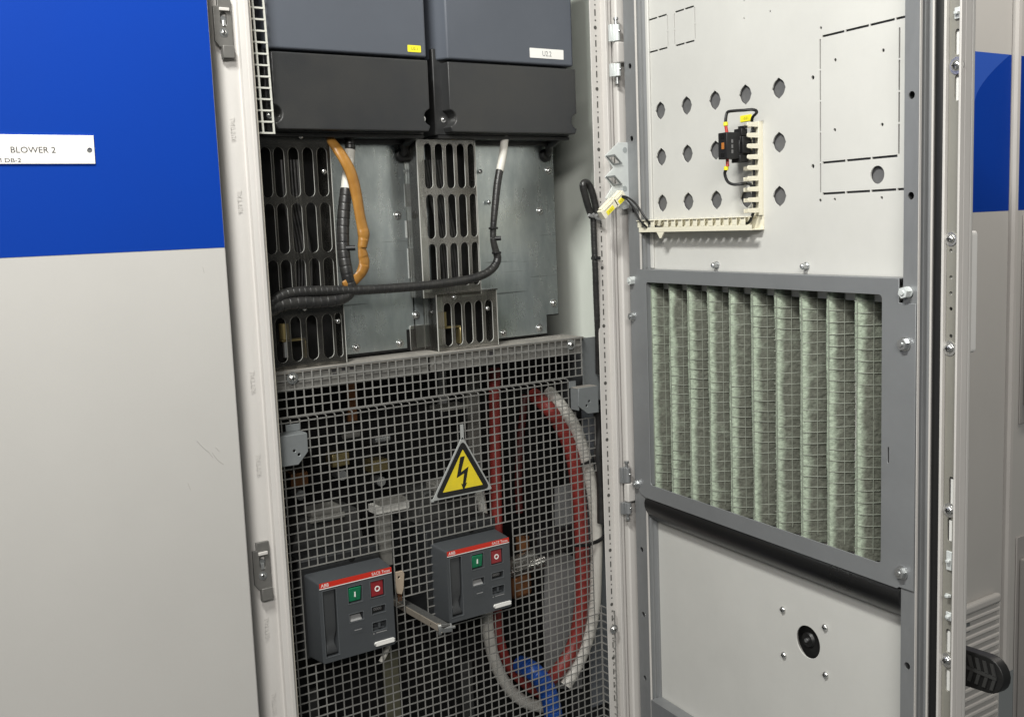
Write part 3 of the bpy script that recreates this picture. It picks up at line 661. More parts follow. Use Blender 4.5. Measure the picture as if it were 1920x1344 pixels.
# little fittings deep inside
for k, (px, py, lab) in enumerate(((655, 815, 'small grey bolt end deep behind the mesh, upper left'), (712, 823, 'grey threaded stud behind the mesh, above the brass connectors'), (820, 757, 'pale clip under the folded mesh rim near the middle'))):
    q = F(px, py, .15); t = Thing('stud', lab, 'stud', 'small studs behind the mesh'); mb = MB()
    if k < 2: mb.cyl((q.x - .012, .15, q.z), (q.x + .018, .15, q.z), .007, n=12)
    else: mb.box(q.x - .028, q.x + .03, .09, .13, q.z - .004, q.z + .003)
    t.solo(mb, M_intl if k != 1 else M_bolt)
px_tube('pale_cable', 'twisted pale cable end showing below the left breaker', 'cable', [(730, 1205), (722, 1225), (714, 1240)], .06, .0045, M_cw, n=8)

# ================================================================== BREAKERS
def breaker(label, b):
    t = Thing('circuit_breaker', label, 'circuit breaker', 'grey circuit breakers through the mesh')
    x0, x1, z0, z1 = b; w = x1 - x0; h = z1 - z0; yF = .005
    X = lambda u: x0 + u * w
    Z = lambda v: z1 - v * h
    # body: wider at the mesh, sloping in towards the front
    mb = MB()
    bx0, bx1, bz0, bz1 = x0 - .0035, x1 + .0035, z0 - .003, z1 + .004
    bo = rrect(bx0, bx1, bz0, bz1, .004, 3); fo = rrect(x0, x1, z0, z1, .004, 3); n = len(bo)
    hrec = rrect(X(.045), X(.225), Z(.93), Z(.105), .002, 2)
    wins = [rrect(X(a), X(c), Z(e), Z(d), .001, 2) for a, c, d, e in ((.385, .572, .132, .342), (.69, .882, .130, .340), (.385, .572, .472, .575), (.692, .88, .455, .548), (.69, .884, .655, .765))]
    mb.sheet(fo, [hrec] + wins, XZ(yF), .004)
    vs = [(a, .0525, c) for a, c in bo] + [(a, .012, c) for a, c in rrect(x0 - .0008, x1 + .0008, z0 - .0008, z1 + .0010, .004, 3)] + [(a, yF, c) for a, c in fo]
    fs = [(i, (i + 1) % n, n + (i + 1) % n, n + i) for i in range(n)] + [(n + i, n + (i + 1) % n, 2 * n + (i + 1) % n, 2 * n + i) for i in range(n)]
    mb.add(vs, fs); mb.box(x0 + .002, x1 - .002, yF + .012, yF + .014, z0 + .002, z1 - .002)
    for r in [hrec] + wins:
        m_ = len(r); mb.add([(a, yF + .0041, c) for a, c in r] + [(a, yF + .0118, c) for a, c in r], [(i, (i + 1) % m_, m_ + (i + 1) % m_, m_ + i) for i in range(m_)])
    body = t.part('body', mb, M_brkr, smooth=35)
    for a, c, d, e in ((.375, .582, .124, .350), (.680, .892, .122, .348), (.375, .582, .464, .583), (.682, .89, .447, .556), (.68, .894, .647, .773), (.038, .232, .098, .937)):
        mb = MB(); mb.sheet(rrect(X(a), X(c), Z(e), Z(d), .001, 2), [rrect(X(a + .010), X(c - .010), Z(e - .009), Z(d + .009), .001, 2)], XZ(yF - .0006), .0008); body.sub('bezel', mb, mat('bezel_grey', (.085, .092, .098), .42) if 'bezel_grey' not in MATS else MATS['bezel_grey'])
    mb = MB(); mb.box(X(.012), X(.992), yF - .0007, yF + .0002, Z(.068), Z(.004)); st = t.part('red_strip', mb, M_red)
    mb = MB(); mb.box(X(.012), X(.992), yF - .0008, yF + .0002, Z(.0785), Z(.070)); st.sub('white_line', mb, M_white)
    mb = MB(); mb.text('ABB', lambda u, v: (X(.03) + u, yF - .0010, Z(.056) + v), w * .105, h * .042)
    mb.text('SACE Tmax', lambda u, v: (X(.715) + u, yF - .0010, Z(.054) + v), w * .255, h * .036); st.sub('lettering', mb, M_white)
    # charging handle: straight lever, waisted near its lower end
    mb = MB(); prof = [(.055, .215, .112), (.055, .215, .30), (.055, .215, .52), (.055, .212, .64), (.068, .190, .73), (.070, .182, .79), (.062, .200, .85), (.058, .215, .905)]
    ys = [.0075, .0075, .0075, .0085, .0115, .0085, .0045, .0070]
    vs = []
    for (a, c, v), yy in zip(prof, ys): vs += [(X(a), yF + yy - .0045, Z(v)), (X(c), yF + yy - .0045, Z(v)), (X(c), yF + .0115, Z(v)), (X(a), yF + .0115, Z(v))]
    k = len(prof); fs = [(0, 1, 2, 3), (4 * k - 4, 4 * k - 1, 4 * k - 2, 4 * k - 3)]
    for i in range(k - 1):
        for j in range(4): fs.append((4 * i + j, 4 * i + (j + 1) % 4, 4 * i + 4 + (j + 1) % 4, 4 * i + 4 + j))
    mb.add(vs, fs); t.part('handle', mb, MATS.get('handle_grey') or mat('handle_grey', (.045, .047, .049), .34), bevel=.0012, smooth=50)
    mb = MB(); mb.prism([(yF - .0010, Z(.150)), (yF + .0035, Z(.326)), (yF + .011, Z(.326)), (yF + .011, Z(.150))], lambda a, b_, d: (X(.397) + d, a, b_), X(.560) - X(.397)); g = t.part('green_button', mb, M_green, bevel=.0008)
    q = yF + .0004; mb = MB(); mb.box(X(.470), X(.484), q - .0008, q + .003, Z(.268), Z(.205)); g.sub('on_mark', mb, M_white)
    mb = MB(); mb.box(X(.702), X(.870), yF + .001, yF + .011, Z(.328), Z(.143)); g = t.part('red_button', mb, M_redb, bevel=.0008)
    mb = MB(); cx, cz = X(.787), Z(.238); R = h * .036
    mb.sheet(circle(cx, cz, R, 20), [circle(cx, cz, R * .62, 20)], XZ(yF + .0005), .0006); g.sub('off_mark', mb, M_white)
    mb = MB(); mb.prism([(yF + .009, Z(.505)), (yF + .001, Z(.570)), (yF + .0115, Z(.570))], lambda a, b_, d: (X(.40) + d, a, b_), X(.555) - X(.40)); t.part('indicator', mb, mat('indicator_grey', (.25, .25, .25), .4) if 'indicator_grey' not in MATS else MATS['indicator_grey'])
    mb = MB(); mb.box(X(.70), X(.873), yF + .006, yF + .0115, Z(.543), Z(.46)); p = t.part('counter_window', mb, M_signk)
    mb = MB(); mb.text('0000', lambda u, v: (X(.735) + u, yF + .0058, Z(.522) + v), w * .11, h * .036); p.sub('digits', mb, MATS['indicator_grey'])
    mb = MB(); mb.box(X(.775), X(.805), yF + .0006, yF + .011, Z(.745), Z(.672)); mb.box(X(.70), X(.876), yF + .0045, yF + .0115, Z(.762), Z(.735)); t.part('selector', mb, M_brkr, bevel=.0006)
    mb = MB(); mb.sheet(rrect(X(.40), X(.57), Z(.73), Z(.645), .001, 2), [], XZ(yF - .0004), .0006)
    mb.use(M_brkr); t.part('label_frame', mb, M_brkr)
    mb = MB(); mb.box(X(.44), X(.54), yF - .0008, yF - .0003, Z(.690), Z(.680)); mb.box(X(.735), X(.884), yF - .0003, yF + .0002, Z(.797), Z(.786)); mb.cyl((X(.702), yF + .0002, Z(.795)), (X(.702), yF - .0004, Z(.795)), .0012, n=10); t.part('markings', mb, MATS['indicator_grey'])
    mb = MB(); mb.sheet(rrect(X(.70), X(.985), Z(.958), Z(.905), h * .0255, 5), [], XZ(yF - .003), .0032); t.part('white_tag', mb, M_white, bevel=.0010, seg=3)
breaker('grey circuit breaker front with red strip and green button, the lower left of the two', b1)
breaker('grey circuit breaker front with red strip and green button, the upper right of the two', b2)

# operating bar through the mesh
t = Thing('operating_bar', 'worn square steel bar sticking out of the mesh between the breakers, bolted at its tip', 'metal bar')
q = F(762, 1149, MY); bx0 = q.x; bx1 = q.x + .0175; bz0 = q.z; bz1 = q.z + .0115
yt = SX(828, 1193, bx0).y; yt2 = yt - .012
mb = MB(); mb.use(M_bar); mb.prism([(.20, bz0), (yt, bz0), (yt + .004, bz1), (.20, bz1)], lambda a, b, d: (bx0 + d, a, b), .0022)
t.part('side_strip', mb, None, bevel=.0006)
mb = MB(); mb.use(M_barT); mb.prism([(.20, bz1 - .002), (yt2 + .012, bz1 - .002), (yt2 + .012, bz1), (.20, bz1)], lambda a, b, d: (bx0 + .0023 + d, a, b), .0152)
mb.box(bx1 - .0022, bx1, yt2 + .018, .20, bz0, bz1 - .0022); t.part('top_strip', mb, None, bevel=.0005)
mb = MB(); mb.cyl((bx0 - .0002, yt + .035, bz0 + .006), (bx0 + .0004, yt + .035, bz0 + .006), .0013, n=8); t.part('hole', mb, M_dark)
mb = MB(); mb.use(M_screw); xm = bx0 + .008; zm = bz0 + .004
mb.cyl((xm - .003, yt + .010, zm), (xm + .014, yt + .004, zm), .0080, n=6); mb.cyl((xm - .008, yt + .012, zm), (xm - .003, yt + .010, zm), .0115, .0105, n=16); mb.cyl((xm + .0142, yt + .004, zm), (xm + .020, yt + .002, zm), .0030, n=10); t.part('bolt', mb, None)
t = Thing('plug_tag', 'beige plastic tag with a hole hanging at the right side of the lower left breaker', 'tag')
a = F(741, 1072, .046); b = F(757, 1102, .046)
mb = MB(); mb.sheet([(a.x, b.z - .006), (a.x + .010, b.z - .010), (b.x - .001, b.z), (b.x + .002, a.z - .006), (b.x - .001, a.z), (a.x, a.z)], [circle(a.x + .006, a.z - .0105, .0022, 10)], XZ(.044), .004); t.part('tag', mb, mat('beige_tag', (.36, .29, .22), .5), bevel=.0008)
mb = MB(); 
for k in range(3): mb.cyl((a.x + .003 + .003 * k, .046, b.z - .004), (a.x + .004 + .003 * k, .047, b.z - .022), .0009, n=6)
t.part('strand', mb, M_copper)

# ================================================================== WARNING SIGN
t = Thing('warning_sign', 'yellow triangular warning sign with a black lightning arrow hung on the mesh', 'sign')
ap = F(866.5, 817, .045); lf = F(810, 940, .045); rt = F(923, 916, .045)
lz = (lf.z + rt.z) / 2; tri = lambda k, cz=0: None
cx = (lf.x + rt.x) / 2; cz = (ap.z + 2 * lz) / 3
P0 = [Vector((ap.x, ap.z)), Vector((lf.x, lz)), Vector((rt.x, lz))]; G = (P0[0] + P0[1] + P0[2]) / 3
def rtri(k, r, n=5):
    V = [G + (p - G) * k for p in P0]; out = []
    for i in range(3):
        p, a, b = V[i], V[i - 1], V[(i + 1) % 3]; da = (a - p).normalized(); db = (b - p).normalized()
        for j in range(n + 1):
            tt = j / n; q = (p + da * r) * (1 - tt) ** 2 + p * (2 * tt * (1 - tt)) + (p + db * r) * tt * tt; out.append((q.x, q.y))
    return out
mb = MB(); mb.sheet(rtri(1.0, .006), [], XZ(.0440), .0022); bk = t.part('backing', mb, M_signg, bevel=.0004)
mb = MB(); mb.box(ap.x - .0035, ap.x + .0030, .0440, .0455, ap.z - .006, ap.z + .021); mb.box(lf.x - .001, lf.x + .004, .0445, .048, lz - .0015, lz + .003); bk.sub('hook', mb, M_signg)
mb = MB(); mb.sheet(rtri(.915, .013), [rtri(.665, .0015, 2)], XZ(.0436), .0003); t.part('black_border', mb, M_signk)
mb = MB(); mb.sheet(rtri(.672, .0015, 2), [], XZ(.0437), .0002); t.part('yellow_face', mb, M_ysign)
bolt = [(303, 848), (343, 838), (308, 985), (376, 933), (352, 1083), (364, 1076), (332, 1148), (312, 1085), (326, 1092), (338, 992), (271, 1036)]
q = [F(800 + x / 4.8, 680 + y / 4.8, .0433) for x, y in bolt]
mb = MB(); mb.sheet([(v.x, v.z) for v in q], [], XZ(.0433), .0003); t.part('lightning_arrow', mb, M_signk)

# ================================================================== BRACKETS
t = Thing('guard_bracket', 'grey steel bracket with two holes beside the left post', 'bracket', 'grey brackets holding the mesh')
yb = .016
def pg(lst, y): return [(F(a, b, y).x, F(a, b, y).z) for a, b in lst]
p = pg([(520, 819), (576, 812), (578, 846), (560, 871), (520, 877)], yb)
mb = MB(); mb.sheet(p, [circle(F(552, 845, yb).x, F(552, 845, yb).z, .0024, 10), circle(F(561, 852, yb).x, F(561, 852, yb).z, .0024, 10)], XZ(yb), .002); t.part('front_plate', mb, M_bracket, bevel=.0007)
xL, xR_, zt = p[0][0], p[1][0], (p[0][1] + p[1][1]) / 2
mb = MB(); mb.box(xL, xR_, yb + .0022, .046, zt - .002, zt + .0002); t.part('top_plate', mb, M_bracket, bevel=.0008)
mb = MB(); mb.box(xR_ - .024, xR_ + .0005, .0440, .0462, zt + .0004, zt + .012); t.part('rear_tab', mb, M_bracket, bevel=.0006)
t = Thing('guard_bracket', 'grey steel bracket with two holes beside the right post', 'bracket', 'grey brackets holding the mesh')
yb = .020
p = pg([(1085, 728), (1121, 723), (1123, 773), (1102, 775.5), (1084, 761)], yb)
mb = MB(); mb.sheet(p, [circle(F(1105, 752, yb).x, F(1105, 752, yb).z, .0024, 10), circle(F(1100, 760.5, yb).x, F(1100, 760.5, yb).z, .0024, 10)], XZ(yb), .002); t.part('front_plate', mb, M_bracket, bevel=.0007)
xL, xR_, zt = p[0][0], p[1][0], (p[0][1] + p[1][1]) / 2
mb = MB(); mb.box(xL, xR_, yb + .0022, .046, zt - .002, zt + .0002); t.part('top_plate', mb, M_dust, bevel=.0008)
mb = MB(); mb.box(xL - .004, xL + .012, .0435, .0460, zt - .002, zt + .0115); t.part('rear_tab', mb, M_bracket, bevel=.0006)
mb = MB(); mb.box(xL, xL + .0018, yb + .0022, .046, zt - .043, zt - .0022); t.part('side_plate', mb, M_bracket, bevel=.0004)

# ================================================================== CABLES IN THE UPPER COMPARTMENT
YC = .046
t = Thing('control_cable', 'black wrapped cable with a white sleeve dropping from the right drive and turning left', 'cable')
P = lambda lst, y: [tuple(F(a[0], a[1], y + (a[2] if len(a) > 2 else 0))) for a in lst]
mb = MB(); mb.tube(P([(947, 250, .02), (946, 262, .012), (943, 290, .008), (937, 321, .006)], YC), .0072, n=14); t.part('white_sleeve', mb, M_cw)
mb = MB(); mb.tube(P([(937, 319, .006), (932, 350, .003), (928, 390), (925, 425), (925, 450), (930, 472), (933, 484), (928, 498), (914, 511), (890, 521), (855, 528), (800, 535), (740, 540), (690, 543), (640, 545), (590, 546), (555, 548), (535, 552), (518, 561), (504, 572)], YC),
        [.0070, .0068, .0064, .0056, .0056, .0064, .0070, .0074, .0076, .0078, .0078, .0078, .0080, .0082, .0086, .0088, .009, .009, .009, .009], n=14, groove=.0095, gdep=.055); t.part('wrapped_cable', mb, M_cable)
mb = MB(); q = F(933, 447, YC - .006); mb.cyl((q.x - .010, YC + .002, q.z), (q.x + .006, YC - .008, q.z), .0042, n=10); t.part('tie_head', mb, M_black)
mb = MB()
for px, py in ((930, 474), (924, 428)):
    q = F(px, py, YC); mb.box(q.x - .0068, q.x + .0068, YC - .0075, YC + .004, q.z - .002, q.z + .002)
t.part('tie_band', mb, M_black, bevel=.001)
t = Thing('control_cable', 'thick black wrapped cable with a white sleeve half hidden behind the tan sleeve', 'cable')
mb = MB(); mb.tube(P([(651, 248, .03), (655, 262, .028), (657, 284, .026)], YC), .0085, n=14, groove=.007); t.part('wrapped_cable', mb, M_cable)
mb = MB(); mb.tube(P([(656, 281, .026), (653, 315, .024), (649, 356, .022)], YC), .0092, n=14); t.part('white_sleeve', mb, M_cw)
mb = MB(); mb.tube(P([(649, 354, .022), (645, 395, .018), (643, 440, .012), (645, 480, .008), (651, 515, .004), (657, 538, .004), (651, 553, .003), (632, 562), (600, 566), (565, 567), (535, 570), (515, 577), (500, 586)], YC),
        [.0098, .0105, .0105, .0105, .0105, .0105, .0102, .0100, .0105, .0110, .0112, .0110, .0105], n=14, groove=.013, gdep=.055); t.part('wrapped_cable', mb, M_cable)
mb = MB(); q = F(661, 465, YC - .002); mb.cyl((q.x - .012, YC + .004, q.z), (q.x + .004, YC - .004, q.z), .0045, n=10); t.part('tie_head', mb, M_black)
t = Thing('tan_sleeve', 'flattened tan fibreglass sleeve hanging from the left drive to the black bundle', 'cable sleeve')
mb = MB(); mb.tube(P([(610, 246, .03), (618, 260, .02), (634, 282, .006), (648, 304), (658, 325), (665, 350), (671, 380), (675, 405), (679, 424), (682, 440), (681, 452), (679, 466), (681, 480), (683, 492), (680, 506), (671, 520), (656, 531), (644, 537)], YC),
        [.0055, .0075, .0095, .0100, .0105, .0105, .0100, .0098, .0105, .0112, .0092, .0080, .0100, .0108, .0100, .0085, .0105, .0080], n=16, flat=[.6, .6, .55, .55, .6, .55, .5, .62, .8, .45, .35, .6, .4, .35, .4]); t.solo(mb, M_tan)
# glands
for px, py, r, ex, ey, lab in ((751, 292, .0125, 771, 258, 'black cable gland with a stub of cable under the left drive'), (1021, 292, .0125, 1043, 262, 'black cable gland with a stub of cable under the right drive')):
    q = F(px, py, PY); t = Thing('cable_gland', lab, 'cable gland', 'black cable glands under the drives')
    mb = MB(); mb.cyl((q.x, PY, q.z), (q.x, PY - .006, q.z), r, n=24); mb.cyl((q.x, PY - .006, q.z), (q.x, PY - .009, q.z), r, r * .8, n=24); t.part('grommet', mb, M_rubber, bevel=.001)
    mb = MB(); e = F(ex, ey, .07); f = F((px * 1.2 + ex * .8) / 2, (py + ey) / 2 - 4, .095); mb.tube([(q.x, PY + .004, q.z), (q.x + .001, PY - .012, q.z + .004), tuple(f), tuple(e), (e.x + .006, .06, e.z + .016)], [.0062, .0064, .0075, .0085, .0085], n=12); t.part('cable_stub', mb, M_cable)
# loom at the right post
t = Thing('cable_loom', 'black wrapped cable loom looped back on itself along the right post', 'cable')
yl = .012
mb = MB(); mb.tube(P([(1110, 408), (1103, 388), (1096, 362), (1093, 348), (1097, 342), (1104, 346), (1110, 360), (1116, 384), (1119, 404)], yl), [.006, .0066, .0068, .0066, .0064, .0064, .0066, .0066, .006], n=12, groove=.010, gdep=.055); t.part('loop', mb, M_cable)
mb = MB(); mb.tube(P([(1112, 404), (1113, 425), (1114, 455), (1116, 500), (1118, 560, .004), (1121, 632, .01), (1122, 700, .03)], yl), .0058, n=12, groove=.012, gdep=.055); t.part('tail', mb, M_cable)
mb = MB(); mb.tube(P([(1104, 403), (1111, 406), (1120, 404)], yl - .006), .0032, n=8); mb.tube(P([(1112, 401), (1119, 410), (1126, 413)], yl - .009), .0028, n=8); t.part('cable_tie', mb, MATS['indicator_grey'])
q = F(1119.5, 484, .008); mb = MB(); mb.box(q.x - .007, q.x + .006, .004, .018, q.z - .003, q.z + .003); t.part('cable_tie', mb, M_black, bevel=.001)
px_tube('cable_loom', 'black cable loom in the gap beside the right post, below the right bracket', 'cable', [(1120, 770), (1124, 800), (1122, 850), (1127, 910), (1128, 980)], .05, .009, M_cable, n=10)

# ================================================================== LATCH KEEPERS ON THE LEFT POST
def keeper(label, px, py0, py1):
    t = Flat(CAB, 'latch_keeper', label)
    y = -.002; k = F(px, (py0 + py1) / 2, y); H = F(px, py0, y).z - F(px, py1, y).z; zt = F(px, py0, y).z; x = k.x
    g = mat('keeper_steel', (.17, .165, .155), .5, .3, var=.2, vscale=40) if 'keeper_steel' not in MATS else MATS['keeper_steel']
    zz = lambda f: zt - f * H
    poly = [(x - .0155, zz(.13)), (x - .009, zz(.13)), (x - .009, zz(0)), (x + .0115, zz(0)), (x + .0115, zz(1)), (x - .0065, zz(1)), (x - .0065, zz(.80)), (x - .009, zz(.80)), (x - .0155, zz(.70))]
    mb = MB(); mb.sheet(poly, [slot(x - .0055, x + .004, zz(.45), zz(.22))], XZ(-.0035), .0055); b = t.part('body', mb, g, bevel=.0008)
    mb = MB(); mb.box(x - .0075, x + .0075, -.0075, -.0036, zz(.21), zz(.155)); b.sub('lug', mb, M_frame, bevel=.0008)
    mb = MB(); mb.box(x - .0062, x + .0112, -.0075, -.0036, zz(.985), zz(.77)); t.part('foot', mb, g, bevel=.0012)
    mb = MB(); mb.cyl((x - .001, .0015, zz(.33)), (x - .001, -.0022, zz(.33)), .0042, n=14); mb.cyl((x - .001, -.0015, zz(.36)), (x - .001, -.0019, zz(.45)), .0035, n=10); t.part('roller_pin', mb, M_bolt)
    c = (x - .002, -.0035, zz(.56)); mb = MB(); mb.cyl((c[0], -.0034, c[2]), (c[0], -.0040, c[2]), .0065, n=18); t.part('countersink', mb, M_bolt)
    t.part('screw', screw(ID, (c[0], -.0040, c[2]), NY, .0036, .0012, washer=False), None)
keeper('grey steel latch keeper at the top of the left post, beside the blue band', 421, -2, 112)
keeper('dark steel latch keeper low on the left post, beside the lower breaker', 494, 1015, 1127)

# ================================================================== THE OPEN DOOR
t = Flat(CAB, 'door')
ZF0, ZF1 = .985, 1.407
OUT = lambda off: (lambda a, b, d: (a, off - d, b))
Dz = lambda px, py, o=0.0: D(px, py, o)[1]
KS = [.0868, .1632, .2400, .3165, .3940]; KZ = [1.688, 1.6065, 1.5245]
def knock(s, z, r=.0139):
    p = []; n = 48
    for i in range(n):
        a = 360 * i / n; q = r
        for c, w, e in ((90, 26, .16), (270, 26, .16), (0, 15, .10), (180, 15, .10)):
            d = abs((a - c + 180) % 360 - 180)
            if d < w: q = max(q, r * (1 + e * (1 - d / w) ** 1.6))
        a = math.radians(a); p.append((s + q * math.cos(a), z + q * math.sin(a)))
    return p
holes = [knock(s, z) for r, z in enumerate(KZ) for c, s in enumerate(KS)]
def slit(a, b, n, wv=.0032, gap=.0022, sh=0.0):
    """dashed cut line from a to b (s,z)"""
    out = []; a = Vector(a); b = Vector(b); L = (b - a).length; d = (b - a) / L; nn = Vector((-d.y, d.x)) * wv / 2; l = (L - gap * (n + 1)) / n
    for k in range(n):
        p = a + d * (gap + k * (l + gap)); q = p + d * l
        out.append([tuple(p + nn), tuple(p - nn), tuple(q - nn), tuple(q + nn)])
    return out
def rect_slits(c0, c1, c2, c3, nh, nv, wv=.0028):
    return slit(c0, c1, nh, wv) + slit(c2, c3, nh, wv) + slit(c0, c2, nv, wv * .8) + slit(c1, c3, nv, wv * .8)
for q in (((1215, 38), (1251.7, 28), (1215.7, 98.5), (1252.3, 90.3)), ((1264.4, 23.5), (1303, 11.8), (1265, 86.6), (1303, 76.5))):
    cs = [D(*p) for p in q]
    s0 = (cs[0][0] + cs[2][0]) / 2; s1 = (cs[1][0] + cs[3][0]) / 2; zt = (cs[0][1] + cs[1][1]) / 2; zb = (cs[2][1] + cs[3][1]) / 2
    holes += rect_slits((s0, zt), (s1, zt), (s0, zb), (s1, zb), 2, 2)
sA, sB = D(1538, 180)[0], D(1686, 160)[0]; zT = D(1600, 55)[1]; zM = D(1600, 300)[1]; zL = D(1610, 359.5)[1]
holes += slit((sA + .002, zT), (D(1697, 34)[0] + .03, zT), 4) + slit((sA + .002, zM), (sB, zM), 3) + slit((sA + .002, zL), (sB + .045, zL), 4) + slit((sB, zT - .01), (sB, zM), 4, .0026) + slit((sA, zT - .001), (sA, zL), 5, .0026)
for px, py, r in ((1539, 53, .0023), (1524, 146, .0033), (1524, 312, .0033), (1566, 113, .0026), (1656, 95, .0026), (1565, 244, .0026), (1654, 234, .0026), (1538, 376, .0026), (1565, 374, .0023), (1653, 371, .0023), (1395, 35, .0016), (1444, 22, .0016), (1395, 2, .0014)):
    s, z = D(px, py); holes.append(circle(s, z, r, 10))
s, z = D(1645, 328); holes.append(circle(s, z, .0125, 24))
mb = MB(DF); mb.sheet([(-.006, 1.37), (.725, 1.37), (.725, 2.15), (-.006, 2.15)], holes, OUT(0), .0022); t.part('inner_panel', mb, M_door, smooth=20)
zt = .9265; hs, hz = D(1515, 1203)
mb = MB(DF); mb.sheet([(-.006, .25), (.725, .25), (.725, zt), (-.006, zt)], [circle(hs, hz, .0262, 28)], OUT(0), .0022); lw = t.part('lower_panel', mb, M_door, bevel=.0004)
for px, py in ((1469, 1142), (1548, 1175), (1471, 1227), (1549, 1264)):
    s, z = D(px, py); lw.sub('screw', screw(DF, (s, 0, z), DN, .0054, .0038, washer=False), None)
mb = MB(DF); mb.box(-.004, .723, -.0120, -.0050, 1.39, 2.15); t.part('backing_sheet', mb, M_hole)
mb = MB(DF); mb.cyl((hs, -.0122, hz), (hs, -.0110, hz), .034, n=24); mb.cyl((hs - .010, -.0110, hz - .002), (hs - .010, -.0075, hz - .002), .014, .011, n=18); t.part('shaft_coupling', mb, M_rubber)  # coupling, its black disc widened for the dark inside the hole
mb = MB(DF); mb.cyl((hs - .010, -.0075, hz - .002), (hs - .010, -.0045, hz - .002), .0032, n=12); t.part('shaft', mb, M_bolt)
mb = MB(DF); mb.box(-.008, .733, -.0195, -.0125, .25, 2.15); t.part('outer_skin', mb, M_paint, bevel=.002)
mb = MB(DF); mb.box(.7255, .7335, -.0122, .0005, .25, 2.15); t.part('edge_fold', mb, M_frame, bevel=.0015)
# rails
def rail(s0, s1, hole_z):
    mb = MB(DF); holes = [circle((s0 + s1) / 2, z, .0052, 12) for z in hole_z]
    for (za, zb) in ((.25, 2.15),):
        mb.sheet([(s0, za), (s1, za), (s1, zb), (s0, zb)], holes, OUT(.026), .002)
    p = t.part('rail', mb, M_steel)
    mb = MB(DF); mb.box(s0, s0 + .002, .0005, .0238, .25, 2.15); mb.box(s0 + .003, s1 - .003, .004, .006, .25, 2.15); p.sub('web', mb, M_steel)
    # ribbed flank towards the viewer
    prof = [(s1 - .0025, .0255), (s1 + .0003, .0255), (s1 + .0003, .0225), (s1 - .0015, .0215), (s1 - .0015, .0165), (s1 + .0010, .0155), (s1 + .0010, .0125), (s1 - .0010, .0115), (s1 - .0010, .0070), (s1 + .0025, .0050), (s1 + .0025, .0004), (s1 - .0025, .0004)]
    mb = MB(DF); mb.prism(prof, lambda a, b, d: (a, b, .25 + d), 1.9); p.sub('ribbed_flank', mb, M_steel, smooth=25)
    mb = MB(DF); mb.box(s1 + .0005, s1 + .0016, .0226, .0262, .25, 2.15); p.sub('bright_edge', mb, M_frame)
zs = [1.6435 + .129 * k for k in range(-11, 5)]
rail(.0150, .0500, zs); rail(.6610, .6845, zs)
mb = MB(DF); mb.box(.0520, .0600, .0005, .0045, 1.407, 2.15); t.part('lip', mb, M_door, bevel=.001)
mb = MB(DF); mb.box(.6875, .6905, .0004, .0068, .25, 2.15); t.part('lip', mb, M_frame, bevel=.0008)
mb = MB(DF); mb.prism([(.6915, .0004), (.7065, .0004), (.7062, .0050), (.7035, .0078), (.6955, .0080), (.6918, .0055)], lambda a, b, d: (a, b, .25 + d), 1.9); t.part('gasket', mb, M_rubber, smooth=60)
mb = MB(DF); mb.box(.7070, .7108, .0004, .0085, .25, 2.15); t.part('lip', mb, M_frame, bevel=.0008)
mb = MB(DF); mb.box(.7305, .7338, .0007, .0085, .25, 2.15); t.part('lip', mb, M_frame, bevel=.0008)
# lock rod with slots and bolts
lr = mat('lock_rod_zinc', (.33, .32, .28), .45, .4, var=.15, vscale=18, stretch=(1, 1, .3))
sl = []; so = .0022
def dslot(px, py0, py1, w=.0078):
    s = D(px, (py0 + py1) / 2, so)[0]; return slot(s - w / 2 - .0005, s + w / 2 - .0005, Dz(px, py1, so), Dz(px, py0, so), 4)
sl += [dslot(1797, 54, 104), dslot(1796, 140, 190), dslot(1785, 893, 948), dslot(1782, 970, 1016), dslot(1779, 1178, 1224), dslot(1778, 1252, 1296)]
for py in (470, 520, 550, 579, 630): s, z = D(1785, py, so); sl.append(circle(s - .001, z, .0026, 10))
mb = MB(DF); mb.sheet([(.7118, .25), (.7298, .25), (.7298, 2.15), (.7118, 2.15)], sl, OUT(so + .001), .0016); rod = t.part('lock_rod', mb, lr)
for a in sl[:6]:
    mb = MB(DF); zs_ = [p[1] for p in a]; ss = [p[0] for p in a]; mb.box(min(ss) + .0015, max(ss) + .001, .0004, .0010, min(zs_) + .001, max(zs_) - .004); rod.sub('slot_backing', mb, M_white)
for px, py, k in ((1797, 123, 1.25), (1786, 448, 1.05), (1783, 653, 1.15), (1783, 956, 1.15), (1778, 1237, 1.15)):
    s, z = D(px, py, so); rod.sub('bolt', screw(DF, (s - .001, so + .0013, z), DN, .0056 * k, .004, washer=True), None)
for px, py0, py1 in ((1799, 14, 36), (1783, 1032, 1068), (1781, 1112, 1118), (1782, 1146, 1162)):
    mb = MB(DF); s = D(px, py0, so)[0]; z1_ = Dz(px, py0, so); z0_ = Dz(px, py1, so); mb.box(s - .0045, s + .004, .0038, .0062, z0_, z1_); mb.box(s - .002, s + .0035, .0038, .0110, (z0_ + z1_) / 2 - .002, (z0_ + z1_) / 2 + .002); rod.sub('catch', mb, M_zincb, bevel=.0008)
# handle escutcheon outside, studs above the filter, cross rail at the foot
mb = MB(DF); a = D(1833, 432, -.0357); z0_ = Dz(1826, 661, -.0357); mb.sheet(rrect(a[0] - .040, a[0], z0_, a[1], .006, 4), [], OUT(-.0198), .016); t.part('handle_plate', mb, M_white, bevel=.004, seg=3)
for px, py in ((1345, 497), (1513, 499)):
    s, z = D(px, py); mb = MB(DF); mb.use(M_bolt); mb.cyl((s, 0, z), (s, .002, z), .0062, n=16); mb.cyl((s, .002, z), (s, .009, z), .0050, n=6); mb.dome((s, .009, z), DN, .0044, .004); t.part('stud', mb, None)
mb = MB(DF); mb.box(.0505, .6600, .0006, .026, .43, Dz(1235, 1320, .026)); t.part('cross_rail', mb, M_steel, bevel=.001)

